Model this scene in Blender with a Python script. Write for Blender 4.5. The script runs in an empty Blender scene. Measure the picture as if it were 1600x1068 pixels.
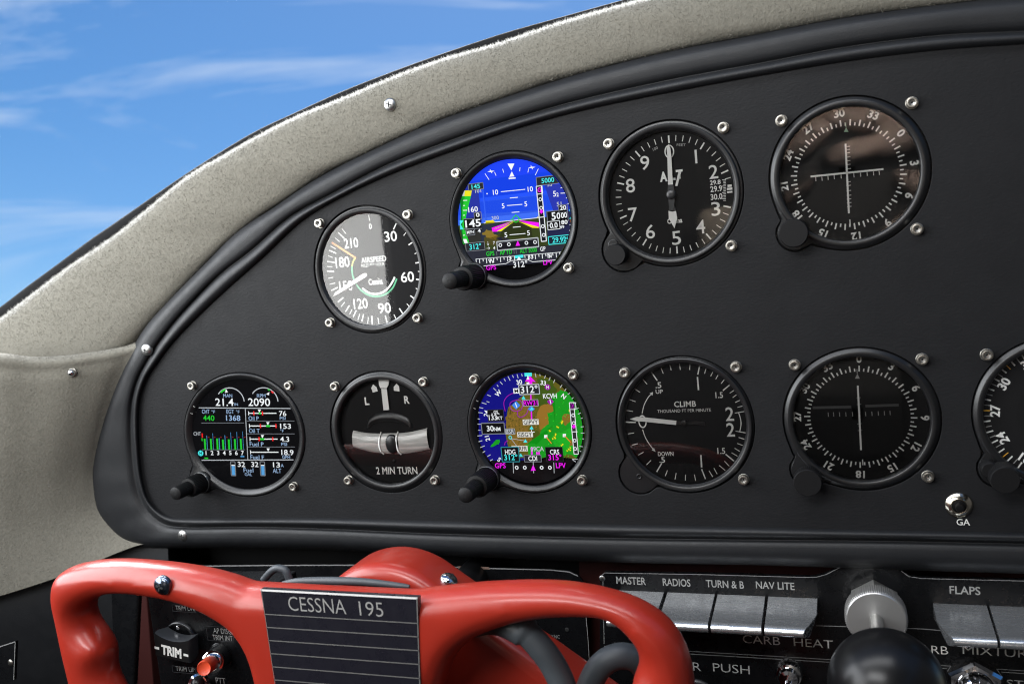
import bpy, bmesh, math, random
import numpy as np
from mathutils import Matrix, Vector

SC = bpy.context.scene
COL = SC.collection
rng = random.Random(7)
nrg = np.random.default_rng(11)
S = 0.0254                      # the scene is laid out in inches and stored in metres

# ------------------------------------------------------------------ camera
FPX = 1421.819
CR = np.array([[0.9373266424677625, -0.3443060279598486, 0.05359220494272724],
               [0.3343963474050597, 0.9320565459043357, 0.13946210266245668],
               [-0.0979686080449547, -0.11280050685786354, 0.9887761109019287]])
CC = np.array([0.0, -19.9178, 0.0])
cam = bpy.data.objects.new('camera', bpy.data.cameras.new('camera'))
COL.objects.link(cam)
SC.camera = cam
M = Matrix.Identity(4)
for i in range(3):
    M[i][0] = CR[i, 0]; M[i][1] = CR[i, 2]; M[i][2] = -CR[i, 1]; M[i][3] = CC[i] * S
cam.matrix_world = M
cam.data.sensor_width = 36.0
cam.data.lens = FPX / 1600 * 36.0
cam.data.clip_start = 0.01
cam.data.clip_end = 500
cam.data.dof.use_dof = True
cam.data.dof.focus_distance = 0.53
cam.data.dof.aperture_fstop = 13.0


def at(px, py, y=0.0):
    """The point of the photograph's ray (px, py) that lies at depth y (inches)."""
    d = CR @ np.array([(px - 800) / FPX, 1.0, -(py - 534) / FPX])
    return CC + d * ((y - CC[1]) / d[1])


# ------------------------------------------------------------------ sky, sun, lamps, exposure
SUN_EL, SUN_AZ = 58, -15
world = bpy.data.worlds.new('World')
SC.world = world
world.use_nodes = True
nt = world.node_tree
nt.nodes.clear()
N = lambda t, **k: (lambda n: ([setattr(n, a, b) for a, b in k.items()], n)[1])(nt.nodes.new(t))
wout = N('ShaderNodeOutputWorld')
bg = N('ShaderNodeBackground')
sky = N('ShaderNodeTexSky', sky_type='NISHITA', sun_disc=False, sun_elevation=math.radians(SUN_EL),
        sun_rotation=math.radians(SUN_AZ), altitude=300, air_density=1.0, dust_density=0.45, ozone_density=2.5)
tc = N('ShaderNodeTexCoord')
tilt = N('ShaderNodeMapping')                       # the aeroplane stands nose-up on its tail wheel
tilt.inputs['Rotation'].default_value = (math.radians(15), 0, 0)
nt.links.new(tc.outputs['Generated'], tilt.inputs['Vector'])
nt.links.new(tilt.outputs[0], sky.inputs['Vector'])
hs = N('ShaderNodeHueSaturation')
hs.inputs['Saturation'].default_value = 1.32
hs.inputs['Value'].default_value = 1.0
nt.links.new(sky.outputs[0], hs.inputs['Color'])
cm = N('ShaderNodeMapping')                         # long wisps of cirrus
cm.inputs['Rotation'].default_value = (0.10, 0.16, 0.35)
cm.inputs['Location'].default_value = (3.1, 1.7, 0.42)
cm.inputs['Scale'].default_value = (1.2, 1.5, 7.0)
nt.links.new(tc.outputs['Generated'], cm.inputs['Vector'])
cn = N('ShaderNodeTexNoise')
cn.inputs['Scale'].default_value = 2.1
cn.inputs['Detail'].default_value = 8
cn.inputs['Roughness'].default_value = 0.60
cn.inputs['Distortion'].default_value = 0.55
nt.links.new(cm.outputs[0], cn.inputs['Vector'])
cr = N('ShaderNodeValToRGB')
cr.color_ramp.elements[0].position = 0.475
cr.color_ramp.elements[0].color = (0, 0, 0, 1)
cr.color_ramp.elements[1].position = 0.92
cr.color_ramp.elements[1].color = (1, 1, 1, 1)
nt.links.new(cn.outputs[0], cr.inputs[0])
mx = N('ShaderNodeMix', data_type='RGBA')
nt.links.new(cr.outputs[0], mx.inputs[0])
nt.links.new(hs.outputs[0], mx.inputs[6])
mx.inputs[7].default_value = (6.4, 7.2, 8.2, 1)
nt.links.new(mx.outputs[2], bg.inputs[0])
bg.inputs[1].default_value = 0.125
nt.links.new(bg.outputs[0], wout.inputs[0])

sd = bpy.data.lights.new('sun', 'SUN')
sd.energy = 0.7
sd.angle = math.radians(14)
sd.color = (1.0, 0.96, 0.9)
sun = bpy.data.objects.new('sun', sd)
COL.objects.link(sun)
v = Vector((math.sin(math.radians(SUN_AZ)) * math.cos(math.radians(SUN_EL)), math.cos(math.radians(SUN_AZ)) * math.cos(math.radians(SUN_EL)), math.sin(math.radians(SUN_EL))))
sun.rotation_euler = v.to_track_quat('Z', 'Y').to_euler()


def area(name, loc, aim, w, h, power, col=(1, 1, 1)):
    l = bpy.data.lights.new(name, 'AREA')
    l.shape = 'RECTANGLE'
    l.size, l.size_y, l.energy, l.color = w * S, h * S, power, col
    o = bpy.data.objects.new(name, l)
    COL.objects.link(o)
    o.location = Vector(loc) * S
    o.rotation_euler = (Vector(loc) - Vector(aim)).to_track_quat('Z', 'Y').to_euler()
    return o


area('side_window_daylight', (-31, -12, 6), (0, -8, 0), 20, 18, 7.0, (0.96, 0.98, 1.0))
area('door_window_daylight', (-31, -34, 5), (0, -34, 5), 20, 22, 8.0, (0.98, 0.98, 0.96))
area('dial_fill_light', (-11, -26, 15.5), (-6, 0, -1), 18, 9, 5.8, (0.98, 0.99, 1.0))  # fill lamp added under the closed ceiling to brighten the dial markings
area('top_highlight_light', (-10, -11, 19), (-10, -9, -6), 32, 6, 3.2, (0.98, 0.99, 1.0))  # lamp added overhead for highlights on wheel, keys and ball; no window there
area('windshield_daylight', (-22, 30, 24), (-12, 0, 1), 84, 12, 135.0, (0.97, 0.98, 1.0))
area('backdrop_light', (4, -60, 14), (0, -72, 1), 14, 6, 26.0, (1.0, 0.97, 0.93))  # lamp added out of view to light the heap mirrored in the dial glass

SC.view_settings.view_transform = 'Standard'
SC.view_settings.look = 'None'
SC.view_settings.exposure = 0.0
SC.view_settings.gamma = 1.0
SC.cycles.max_bounces = 8
SC.cycles.transparent_max_bounces = 12
SC.cycles.use_denoising = True
SC.cycles.filter_width = 1.15
SC.cycles.caustics_reflective = False
SC.cycles.caustics_refractive = False


# ------------------------------------------------------------------ materials
def lin(c):
    return tuple((x / 255 / 12.92 if x / 255 <= 0.04045 else ((x / 255 + 0.055) / 1.055) ** 2.4) for x in c)


MATS = {}


def mat(name, col=(0.5, 0.5, 0.5), rough=0.5, metal=0.0, bump=None, emit=None, coat=0.0, sheen=0.0, vary=None, spec=0.5, aniso=None, rvary=None):
    """bump: (scale per inch, distance in inches, detail); vary: (scale, amount); rvary: (scale, amount) of roughness"""
    if name in MATS:
        return MATS[name]
    m = bpy.data.materials.new(name)
    m.use_nodes = True
    t = m.node_tree
    p = t.nodes['Principled BSDF']
    p.inputs['Base Color'].default_value = (*col, 1)
    p.inputs['Roughness'].default_value = rough
    p.inputs['Metallic'].default_value = metal
    p.inputs['Specular IOR Level'].default_value = spec
    p.inputs['Coat Weight'].default_value = coat
    p.inputs['Coat Roughness'].default_value = 0.08
    if sheen:
        p.inputs['Sheen Weight'].default_value = sheen
        p.inputs['Sheen Roughness'].default_value = 0.5
        p.inputs['Sheen Tint'].default_value = (0.9, 0.9, 0.86, 1)
    if emit:
        p.inputs['Emission Color'].default_value = (*emit[0], 1)
        p.inputs['Emission Strength'].default_value = emit[1]
    co = t.nodes.new('ShaderNodeNewGeometry')

    def noise(scale, detail=4, rough_=0.55, stretch=None):
        n = t.nodes.new('ShaderNodeTexNoise')
        n.inputs['Scale'].default_value = scale / S
        n.inputs['Detail'].default_value = detail
        n.inputs['Roughness'].default_value = rough_
        if stretch:
            mp = t.nodes.new('ShaderNodeMapping')
            mp.inputs['Scale'].default_value = stretch
            t.links.new(co.outputs['Position'], mp.inputs['Vector'])
            t.links.new(mp.outputs[0], n.inputs['Vector'])
        else:
            t.links.new(co.outputs['Position'], n.inputs['Vector'])
        return n
    if bump:
        n = noise(bump[0], bump[2] if len(bump) > 2 else 4, 0.6, bump[3] if len(bump) > 3 else None)
        b = t.nodes.new('ShaderNodeBump')
        b.inputs['Strength'].default_value = 1.0
        b.inputs['Distance'].default_value = bump[1] * S
        t.links.new(n.outputs[0], b.inputs['Height'])
        t.links.new(b.outputs[0], p.inputs['Normal'])
    if vary:
        n = noise(vary[0], 5, 0.6, vary[2] if len(vary) > 2 else None)
        r = t.nodes.new('ShaderNodeMapRange')
        r.inputs[1].default_value, r.inputs[2].default_value = 0.3, 0.7
        r.inputs[3].default_value, r.inputs[4].default_value = 1 - vary[1], 1 + vary[1]
        t.links.new(n.outputs[0], r.inputs[0])
        x = t.nodes.new('ShaderNodeMix')
        x.data_type = 'RGBA'
        x.blend_type = 'MULTIPLY'
        x.inputs[0].default_value = 1
        x.inputs[6].default_value = (*col, 1)
        t.links.new(r.outputs[0], x.inputs[7])
        t.links.new(x.outputs[2], p.inputs['Base Color'])
    if rvary:
        n = noise(rvary[0], 5, 0.6, rvary[2] if len(rvary) > 2 else None)
        r = t.nodes.new('ShaderNodeMapRange')
        r.inputs[1].default_value, r.inputs[2].default_value = 0.3, 0.7
        r.inputs[3].default_value, r.inputs[4].default_value = max(rough - rvary[1], 0.02), rough + rvary[1]
        t.links.new(n.outputs[0], r.inputs[0])
        t.links.new(r.outputs[0], p.inputs['Roughness'])
    MATS[name] = m
    return m


def glass_mat(name, ior=1.5, tint=(1, 1, 1)):
    m = bpy.data.materials.new(name)
    m.use_nodes = True
    t = m.node_tree
    t.nodes.clear()
    o = t.nodes.new('ShaderNodeOutputMaterial')
    a = t.nodes.new('ShaderNodeBsdfTransparent')
    a.inputs[0].default_value = (*tint, 1)
    g = t.nodes.new('ShaderNodeBsdfGlossy')
    g.inputs['Roughness'].default_value = 0.025
    f = t.nodes.new('ShaderNodeFresnel')
    f.inputs[0].default_value = ior
    x = t.nodes.new('ShaderNodeMixShader')
    t.links.new(f.outputs[0], x.inputs[0])
    t.links.new(a.outputs[0], x.inputs[1])
    t.links.new(g.outputs[0], x.inputs[2])
    t.links.new(x.outputs[0], o.inputs[0])
    MATS[name] = m
    return m


PANEL = mat('black_crinkle_paint', (0.0125, 0.0128, 0.0140), 0.55, bump=(13, 0.006, 3, (1, 1, 1.5)), vary=(0.8, 0.08), rvary=(2.0, 0.05), spec=0.15)
VINYL = mat('black_vinyl', (0.010, 0.0108, 0.0125), 0.52, bump=(34, 0.0035, 3), rvary=(3, 0.06), spec=0.36)
BEZEL = mat('satin_black', (0.007, 0.0072, 0.008), 0.36, bump=(60, 0.0006, 2))
KNOB2 = mat('lightened_black_plastic', (0.022, 0.024, 0.027), 0.42, bump=(50, 0.001, 2))
KNOB = mat('knob_plastic', (0.005, 0.005, 0.0055), 0.55, spec=0.25, bump=(50, 0.001, 2))
FACE = mat('matt_black_face', (0.0045, 0.0045, 0.005), 0.75, vary=(3, 0.12), spec=0.2)
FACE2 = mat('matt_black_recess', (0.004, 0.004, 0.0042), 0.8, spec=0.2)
WHITE = mat('white_marking', (0.78, 0.78, 0.75), 0.6)
CREAM = mat('cream_marking', (0.74, 0.74, 0.71), 0.6)
GREY = mat('grey_marking', (0.33, 0.33, 0.32), 0.6)
GREEN = mat('green_marking', (0.10, 0.42, 0.22), 0.6)
YELLOW = mat('yellow_marking', (0.62, 0.60, 0.10), 0.6)
ORANGE = mat('orange_marking', (0.75, 0.30, 0.08), 0.6)
AMBER = mat('amber_marking', (0.8, 0.42, 0.04), 0.6)
PALEGREEN = mat('pale_green_marking', (0.28, 0.45, 0.33), 0.6)
NICKEL = mat('nickel_steel', (0.36, 0.345, 0.31), 0.36, 1.0, bump=(80, 0.0008, 2), vary=(20, 0.08))
STEEL = mat('brushed_steel', (0.46, 0.46, 0.45), 0.36, 1.0, vary=(12, 0.07))
DARKHOLE = mat('dark_recess', (0.02, 0.02, 0.02), 0.6)
CHROME = mat('chrome', (0.72, 0.72, 0.74), 0.07, 1.0)
ALU = mat('brushed_aluminium', (0.60, 0.62, 0.64), 0.25, 0.86, bump=(30, 0.0012, 3, (0.12, 1, 1)), rvary=(14, 0.08, (0.15, 1, 1)))
RED = mat('red_enamel', (0.33, 0.0225, 0.0115), 0.34, vary=(1.2, 0.03), rvary=(4, 0.05), coat=0.1)
COLLAR = mat('satin_steel', (0.60, 0.59, 0.57), 0.36, 0.82)
DARKRED = mat('dark_red_paint', (0.035, 0.005, 0.004), 0.5)
PLATE = mat('black_engraved_plastic', (0.005, 0.0053, 0.0062), 0.28, bump=(5, 0.0015, 3), rvary=(4, 0.08))
PLATEEDGE = mat('worn_plate_edge', (0.30, 0.30, 0.30), 0.4)
NAME = mat('nameplate_black', (0.011, 0.0105, 0.016), 0.30, rvary=(5, 0.06), bump=(4, 0.001, 3))
BRIGHTEDGE = mat('bright_edge', (0.75, 0.74, 0.73), 0.4)
SILVER = mat('silver_line', (0.50, 0.49, 0.47), 0.35, 0.8)
ENGRAVE = mat('engraved_lettering', (0.42, 0.42, 0.41), 0.6)
ENGRAVE3 = mat('shadow_offset_lettering', (0.78, 0.77, 0.74), 0.6)  # engraved lettering made paler to offset the shadow of the keys
RUBBER = mat('grey_rubber_hose', (0.052, 0.060, 0.068), 0.48, bump=(20, 0.002, 3), vary=(2, 0.12))
BALLBLK = mat('gloss_black_phenolic', (0.006, 0.006, 0.0065), 0.30, bump=(2, 0.002, 2), spec=0.3)
REDBTN = mat('orange_red_button', (0.78, 0.085, 0.03), 0.42)
GASKET = mat('black_rubber_gasket', (0.012, 0.012, 0.0125), 0.85, bump=(10, 0.01, 3), spec=0.08)
FELT = mat('grey_felt', (0.160, 0.151, 0.125), 0.95, sheen=0.2, bump=(16, 0.016, 5), vary=(15, 0.11), spec=0.1)
FIBRE = mat('felt_fibre', (0.175, 0.166, 0.138), 0.95, spec=0.05, sheen=0.2)
FIBRE2 = mat('felt_fibre_dark', (0.158, 0.150, 0.125), 0.95, spec=0.1)
FIBRE3 = mat('felt_fibre_light', (0.20, 0.191, 0.163), 0.95, spec=0.05, sheen=0.2)
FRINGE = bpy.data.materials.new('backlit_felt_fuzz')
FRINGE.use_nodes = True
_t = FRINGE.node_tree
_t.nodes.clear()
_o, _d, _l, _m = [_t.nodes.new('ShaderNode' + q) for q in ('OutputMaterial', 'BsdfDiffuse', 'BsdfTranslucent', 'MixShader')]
_d.inputs[0].default_value = _l.inputs[0].default_value = (0.50, 0.495, 0.47, 1)  # far paler than the felt: backlight along the edge put into the colour
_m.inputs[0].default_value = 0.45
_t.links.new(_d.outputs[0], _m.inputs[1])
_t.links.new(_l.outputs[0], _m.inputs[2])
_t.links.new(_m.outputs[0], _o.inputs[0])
LINER = mat('cabin_lining', (0.022, 0.020, 0.018), 0.9, vary=(0.3, 0.35))
CARPET = mat('cabin_carpet', (0.03, 0.028, 0.026), 0.95)
SEATC = mat('dark_seat_leather', (0.015, 0.013, 0.012), 0.6, vary=(0.4, 0.3))
BACKDROP = mat('mottled_brown_backdrop', (0.20, 0.145, 0.115), 0.9, vary=(0.16, 1.0, (1, 1, 1.3)))
for _n in BACKDROP.node_tree.nodes:
    if _n.type == 'MAP_RANGE':
        _n.inputs[1].default_value, _n.inputs[2].default_value, _n.inputs[3].default_value, _n.inputs[4].default_value = 0.42, 0.62, 0.12, 1.7
BEIGE = mat('beige_seat_cloth', (0.40, 0.33, 0.25), 0.9, vary=(0.2, 0.3))
GLASS = glass_mat('instrument_glass', 1.5)
PANE = glass_mat('windshield_glass', 1.02)


def scr(c, k=0.82):
    """a colour that a lit display shows"""
    key = 'display_%d_%d_%d' % c
    l = lin(c)
    return mat(key, tuple(0.2 * x + 0.003 for x in l), 0.16, emit=(l, k), spec=0.12)


# ------------------------------------------------------------------ mesh building
class MB:
    def __init__(self):
        self.v, self.f, self.m, self.s = [], [], [], []
        self.mats = []

    def mi(self, m):
        if m not in self.mats:
            self.mats.append(m)
        return self.mats.index(m)

    def add(self, vs, fs, m, smooth=True):
        o = len(self.v)
        k = self.mi(m)
        self.v += [tuple(map(float, p)) for p in vs]
        for f in fs:
            self.f.append(tuple(i + o for i in f))
            self.m.append(k)
            self.s.append(smooth)

    def grid(self, rows, m, closed=False, smooth=True, flip=False):
        """rows: list of rings of equal length"""
        n = len(rows[0])
        vs = [p for r in rows for p in r]
        fs = []
        for i in range(len(rows) - 1):
            for j in range(n if closed else n - 1):
                a, b = i * n + j, i * n + (j + 1) % n
                q = (a, b, b + n, a + n)
                fs.append(q[::-1] if flip else q)
        self.add(vs, fs, m, smooth)

    def box(self, c, h, m, A=None):
        """c centre, h half sizes, A 3 axes"""
        A = np.eye(3) if A is None else np.array(A, float)
        c = np.array(c, float)
        vs = [c + A[0] * h[0] * i + A[1] * h[1] * j + A[2] * h[2] * k for i in (-1, 1) for j in (-1, 1) for k in (-1, 1)]
        self.add(vs, [(0, 1, 3, 2), (4, 6, 7, 5), (0, 4, 5, 1), (2, 3, 7, 6), (0, 2, 6, 4), (1, 5, 7, 3)], m, False)

    def lathe(self, prof, o, ax, m, n=40, knurl=0, kd=0.0, cap0=False, cap1=True, kr=None, ph=0.0):
        """prof: (radius, height along ax); knurl: number of ridges between profile indices kr"""
        o, ax = np.array(o, float), np.array(ax, float)
        ax = ax / np.linalg.norm(ax)
        t = np.array([0, 0, 1.0]) if abs(ax[2]) < 0.9 else np.array([1.0, 0, 0])
        e1 = np.cross(t, ax); e1 /= np.linalg.norm(e1)
        e2 = np.cross(ax, e1)
        if knurl:
            n = knurl * 4
        rows = []
        for i, (r, h) in enumerate(prof):
            ring = []
            for k in range(n):
                a = 2 * math.pi * k / n + ph
                rr = r
                if knurl and kr[0] <= i <= kr[1]:
                    rr = r - kd * (1 if k % 4 in (2, 3) else 0)
                ring.append(o + ax * h + e1 * rr * math.cos(a) + e2 * rr * math.sin(a))
            rows.append(ring)
        self.grid(rows, m, closed=True, smooth=True)
        if cap1:
            self.add(rows[-1], [tuple(range(n))], m, False)
        if cap0:
            self.add(rows[0], [tuple(range(n))[::-1]], m, False)

    def tube(self, pts, rad, m, n=16, caps=True):
        P = np.array(pts, float)
        k = len(P)
        R = rad if hasattr(rad, '__len__') else [rad] * k
        T = np.gradient(P, axis=0)
        T /= np.linalg.norm(T, axis=1)[:, None]
        nrm = np.cross(T[0], [0.3, 0.9, 0.2]); nrm /= np.linalg.norm(nrm)
        rows = []
        for i in range(k):
            nrm = nrm - T[i] * (nrm @ T[i]); nrm /= np.linalg.norm(nrm)
            b = np.cross(T[i], nrm)
            rows.append([P[i] + R[i] * (nrm * math.cos(2 * math.pi * j / n) + b * math.sin(2 * math.pi * j / n)) for j in range(n)])
        self.grid(rows, m, closed=True)
        if caps:
            self.add(rows[0], [tuple(range(n))[::-1]], m, False)
            self.add(rows[-1], [tuple(range(n))], m, False)

    def build(self, name, parent=None, smooth=True):
        """the vertices are in world inches; they are stored relative to the thing's origin"""
        org = Vector((0, 0, 0))
        p = parent
        while p is not None:
            org += p.location
            p = p.parent
        me = bpy.data.meshes.new(name)
        V = np.array(self.v, float) * S - np.array(org)
        me.from_pydata([tuple(x) for x in V], [], self.f)
        for m in self.mats:
            me.materials.append(m)
        me.polygons.foreach_set('material_index', self.m)
        me.polygons.foreach_set('use_smooth', self.s)
        me.update()
        o = bpy.data.objects.new(name, me)
        COL.objects.link(o)
        o.parent = parent
        return o


def fix_normals(o):
    bm = bmesh.new()
    bm.from_mesh(o.data)
    bmesh.ops.recalc_face_normals(bm, faces=bm.faces)
    bm.to_mesh(o.data)
    bm.free()
    return o


def sharp(o, deg=35):
    o.data.set_sharp_from_angle(angle=math.radians(deg))
    return o


def bev(o, w, seg=3):
    b = o.modifiers.new('edge', 'BEVEL')
    b.width = w * S
    b.segments = seg
    b.limit_method = 'ANGLE'
    b.angle_limit = math.radians(35)
    b.harden_normals = False
    return o


def thing(name, label, cat, loc, group=None):
    o = bpy.data.objects.new(name, None)
    COL.objects.link(o)
    o.empty_display_size = 0.01
    o.location = Vector([float(x) * S for x in loc])
    o['label'] = label
    o['category'] = cat
    if group:
        o['group'] = group
    return o


def tag(o, label, cat, group=None):
    o['label'] = label
    o['category'] = cat
    if group:
        o['group'] = group
    return o


def struct(o):
    o['kind'] = 'structure'
    return o


def dup(o, dloc, parent):
    c = o.copy()
    COL.objects.link(c)
    c.parent = parent
    c.location = o.location + Vector([float(x) * S for x in dloc])
    return c


def smooth_curve(P, n):
    """Catmull-Rom through the points (any dimension), n samples by index"""
    P = np.array(P, float)
    k = len(P)
    Q = np.vstack([2 * P[0] - P[1], P, 2 * P[-1] - P[-2]])
    out = []
    for u in np.linspace(0, k - 1, n):
        i = min(int(u), k - 2)
        t = u - i
        a, b, c, d = Q[i], Q[i + 1], Q[i + 2], Q[i + 3]
        out.append(0.5 * ((2 * b) + (c - a) * t + (2 * a - 5 * b + 4 * c - d) * t * t + (3 * b - a - 3 * c + d) * t ** 3))
    return np.array(out)


# ------------------------------------------------------------------ flat drawing on a plane
_TX = {}


def text_mesh(s, off):
    k = (s, off)
    if k not in _TX:
        c = bpy.data.curves.new('t', 'FONT')
        c.body = s
        c.align_x = 'LEFT'
        c.size = 1
        c.resolution_u = 3
        c.offset = off
        o = bpy.data.objects.new('t', c)
        me = bpy.data.meshes.new_from_object(o)
        vs = np.array([v.co[:2] for v in me.vertices]) if len(me.vertices) else np.zeros((0, 2))
        fs = [tuple(p.vertices) for p in me.polygons]
        bpy.data.meshes.remove(me)
        bpy.data.objects.remove(o)
        bpy.data.curves.remove(c)
        _TX[k] = (vs, fs)
    return _TX[k]


_h = text_mesh('H', 0)[0]
CAP = float(_h[:, 1].max() - _h[:, 1].min())


class Draw:
    """flat marks on a plane at depth y with the local axes U, V (2-vectors in x, z) round the origin O"""

    def __init__(self, y, O=(0, 0), U=(1, 0), V=(0, 1), crop=(0, 0, 1), step=0.0012, lift=0.004):
        self.mb = MB()
        self.y, self.O, self.U, self.V, self.crop = y, np.array(O, float), np.array(U, float), np.array(V, float), crop
        self.Minv = np.linalg.inv(np.array([self.U, self.V]).T)
        self.step, self.lift, self.layer = step, lift, 0
        self.R = None

    def f(self, cx, cy):
        p = at(self.crop[0] + cx / self.crop[2], self.crop[1] + cy / self.crop[2], self.y)
        return self.Minv @ (p[[0, 2]] - self.O)

    def w(self, uv, d=0.0):
        p = self.O + self.U * uv[0] + self.V * uv[1]
        return (p[0], self.y - self.lift - self.layer * self.step - d, p[1])

    def unit(self, cx, cy):
        return float(np.linalg.norm(self.f(cx, cy + 4) - self.f(cx, cy - 4)) / 8), float(np.linalg.norm(self.f(cx + 4, cy) - self.f(cx - 4, cy)) / 8)

    def up(self):
        self.layer += 1

    def clip(self, P):
        if self.R is None:
            return P
        C = [(self.R * math.cos(a), self.R * math.sin(a)) for a in np.linspace(0, 2 * math.pi, 73)[:-1]]
        out = [tuple(p) for p in P]
        for i in range(len(C)):
            a, b = C[i], C[(i + 1) % len(C)]
            inp, out = out, []
            if not inp:
                break
            side = lambda p: (b[0] - a[0]) * (p[1] - a[1]) - (b[1] - a[1]) * (p[0] - a[0])
            for j in range(len(inp)):
                p, q = inp[j - 1], inp[j]
                sp, sq = side(p), side(q)
                if (sp >= 0) != (sq >= 0):
                    t = sp / (sp - sq)
                    out.append((p[0] + (q[0] - p[0]) * t, p[1] + (q[1] - p[1]) * t))
                if sq >= 0:
                    out.append(q)
        return out

    def uvpoly(self, m, P, convex=True):
        area = sum(P[i - 1][0] * P[i][1] - P[i][0] * P[i - 1][1] for i in range(len(P)))
        P = [tuple(p) for p in P]
        if area < 0:
            P = P[::-1]
        if convex:
            P = self.clip(P)
        if len(P) < 3:
            return
        self.mb.add([self.w(p) for p in P], [tuple(range(len(P)))], m, False)

    def poly(self, m, P, convex=True):
        self.uvpoly(m, [self.f(*p) for p in P], convex)

    def rect(self, m, x0, y0, x1, y1):
        """axis-aligned in the local axes, from its two corners in crop pixels"""
        a, b = self.f(x0, y0), self.f(x1, y1)
        self.uvpoly(m, [(a[0], a[1]), (b[0], a[1]), (b[0], b[1]), (a[0], b[1])])

    def uvline(self, m, P, w, w2=None):
        """a thick polyline in local units, with mitred joints"""
        P = [np.array(p, float) for p in P]
        n = len(P)
        L, Rr = [], []
        for i in range(n):
            a, b = P[max(i - 1, 0)], P[min(i + 1, n - 1)]
            t = b - a
            t = t / (np.linalg.norm(t) + 1e-9)
            nn = np.array([-t[1], t[0]])
            k = (w if w2 is None else w + (w2 - w) * i / (n - 1)) / 2
            L.append(P[i] + nn * k)
            Rr.append(P[i] - nn * k)
        for i in range(n - 1):
            self.uvpoly(m, [Rr[i], Rr[i + 1], L[i + 1], L[i]])

    def line(self, m, P, wpx, closed=False, w2=None):
        Q = [self.f(*p) for p in P]
        if closed:
            Q.append(Q[0])
        k = self.unit(*P[0])[0]
        self.uvline(m, Q, wpx * k, None if w2 is None else w2 * k)

    def frame(self, m, x0, y0, x1, y1, w=5):
        a, b = self.f(x0, y0), self.f(x1, y1)
        k = self.unit(x0, y0)[0] * w
        c = [(a[0], a[1]), (b[0], a[1]), (b[0], b[1]), (a[0], b[1])]
        for i in range(4):
            self.uvline(m, [c[i], c[(i + 1) % 4]], k)

    def label(self, fill, m, s, x0, y0, x1, y1, h, w=None, edge=None, ew=4, bold=0.0, align='c'):
        """a filled box with text in it"""
        self.up()
        self.rect(fill, x0, y0, x1, y1)
        self.up()
        if edge is not None:
            self.frame(edge, x0, y0, x1, y1, ew)
            self.up()
        a, b = self.f(x0, y0), self.f(x1, y1)
        kv, ku = self.unit(x0, y0)
        self.uvtext(m, s, ((a[0] + b[0]) / 2, (a[1] + b[1]) / 2), h * kv, None if w is None else w * ku, bold)

    def ring(self, m, cx, cy, r, w, a0=0, a1=360, n=40):
        k = self.unit(cx, cy)[0]
        c = self.f(cx, cy)
        self.uvring(m, c, r * k, w * k, a0, a1, n)

    def uvring(self, m, c, r, w, a0=0, a1=360, n=48):
        A = np.radians(np.linspace(a0, a1, n))
        for i in range(n - 1):
            q = [(c[0] + rr * math.cos(a), c[1] + rr * math.sin(a)) for rr, a in ((r - w / 2, A[i]), (r + w / 2, A[i]), (r + w / 2, A[i + 1]), (r - w / 2, A[i + 1]))]
            self.uvpoly(m, q)

    def disc(self, m, cx, cy, r, n=28):
        k = self.unit(cx, cy)[0]
        c = self.f(cx, cy)
        self.uvpoly(m, [(c[0] + r * k * math.cos(2 * math.pi * i / n), c[1] + r * k * math.sin(2 * math.pi * i / n)) for i in range(n)])

    def uvtext(self, m, s, c, h, w=None, bold=0.0, rot=0.0, align='c', slant=0.0):
        vs, fs = text_mesh(s, bold)
        if not len(vs):
            return
        k = h / CAP
        x0, x1 = vs[:, 0].min(), vs[:, 0].max()
        kx = k if w is None else w / max(x1 - x0, 1e-6)
        ax = {'c': (x0 + x1) / 2, 'l': x0, 'r': x1}[align]
        ca, sa = math.cos(rot), math.sin(rot)
        out = []
        for x, y in vs:
            yy = (y - CAP / 2) * k
            xx = (x - ax) * kx + slant * yy
            out.append(self.w((c[0] + xx * ca - yy * sa, c[1] + xx * sa + yy * ca)))
        self.mb.add(out, fs, m, False)

    def text(self, m, s, cx, cy, h, w=None, bold=0.0, align='c', rot=0.0, slant=0.0):
        kv, ku = self.unit(cx, cy)
        self.uvtext(m, s, self.f(cx, cy), h * kv, None if w is None else w * ku, bold, rot, align, slant)


# ================================================================== THE SETTING
YP = 0.10                                           # depth of the panel's front face
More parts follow.
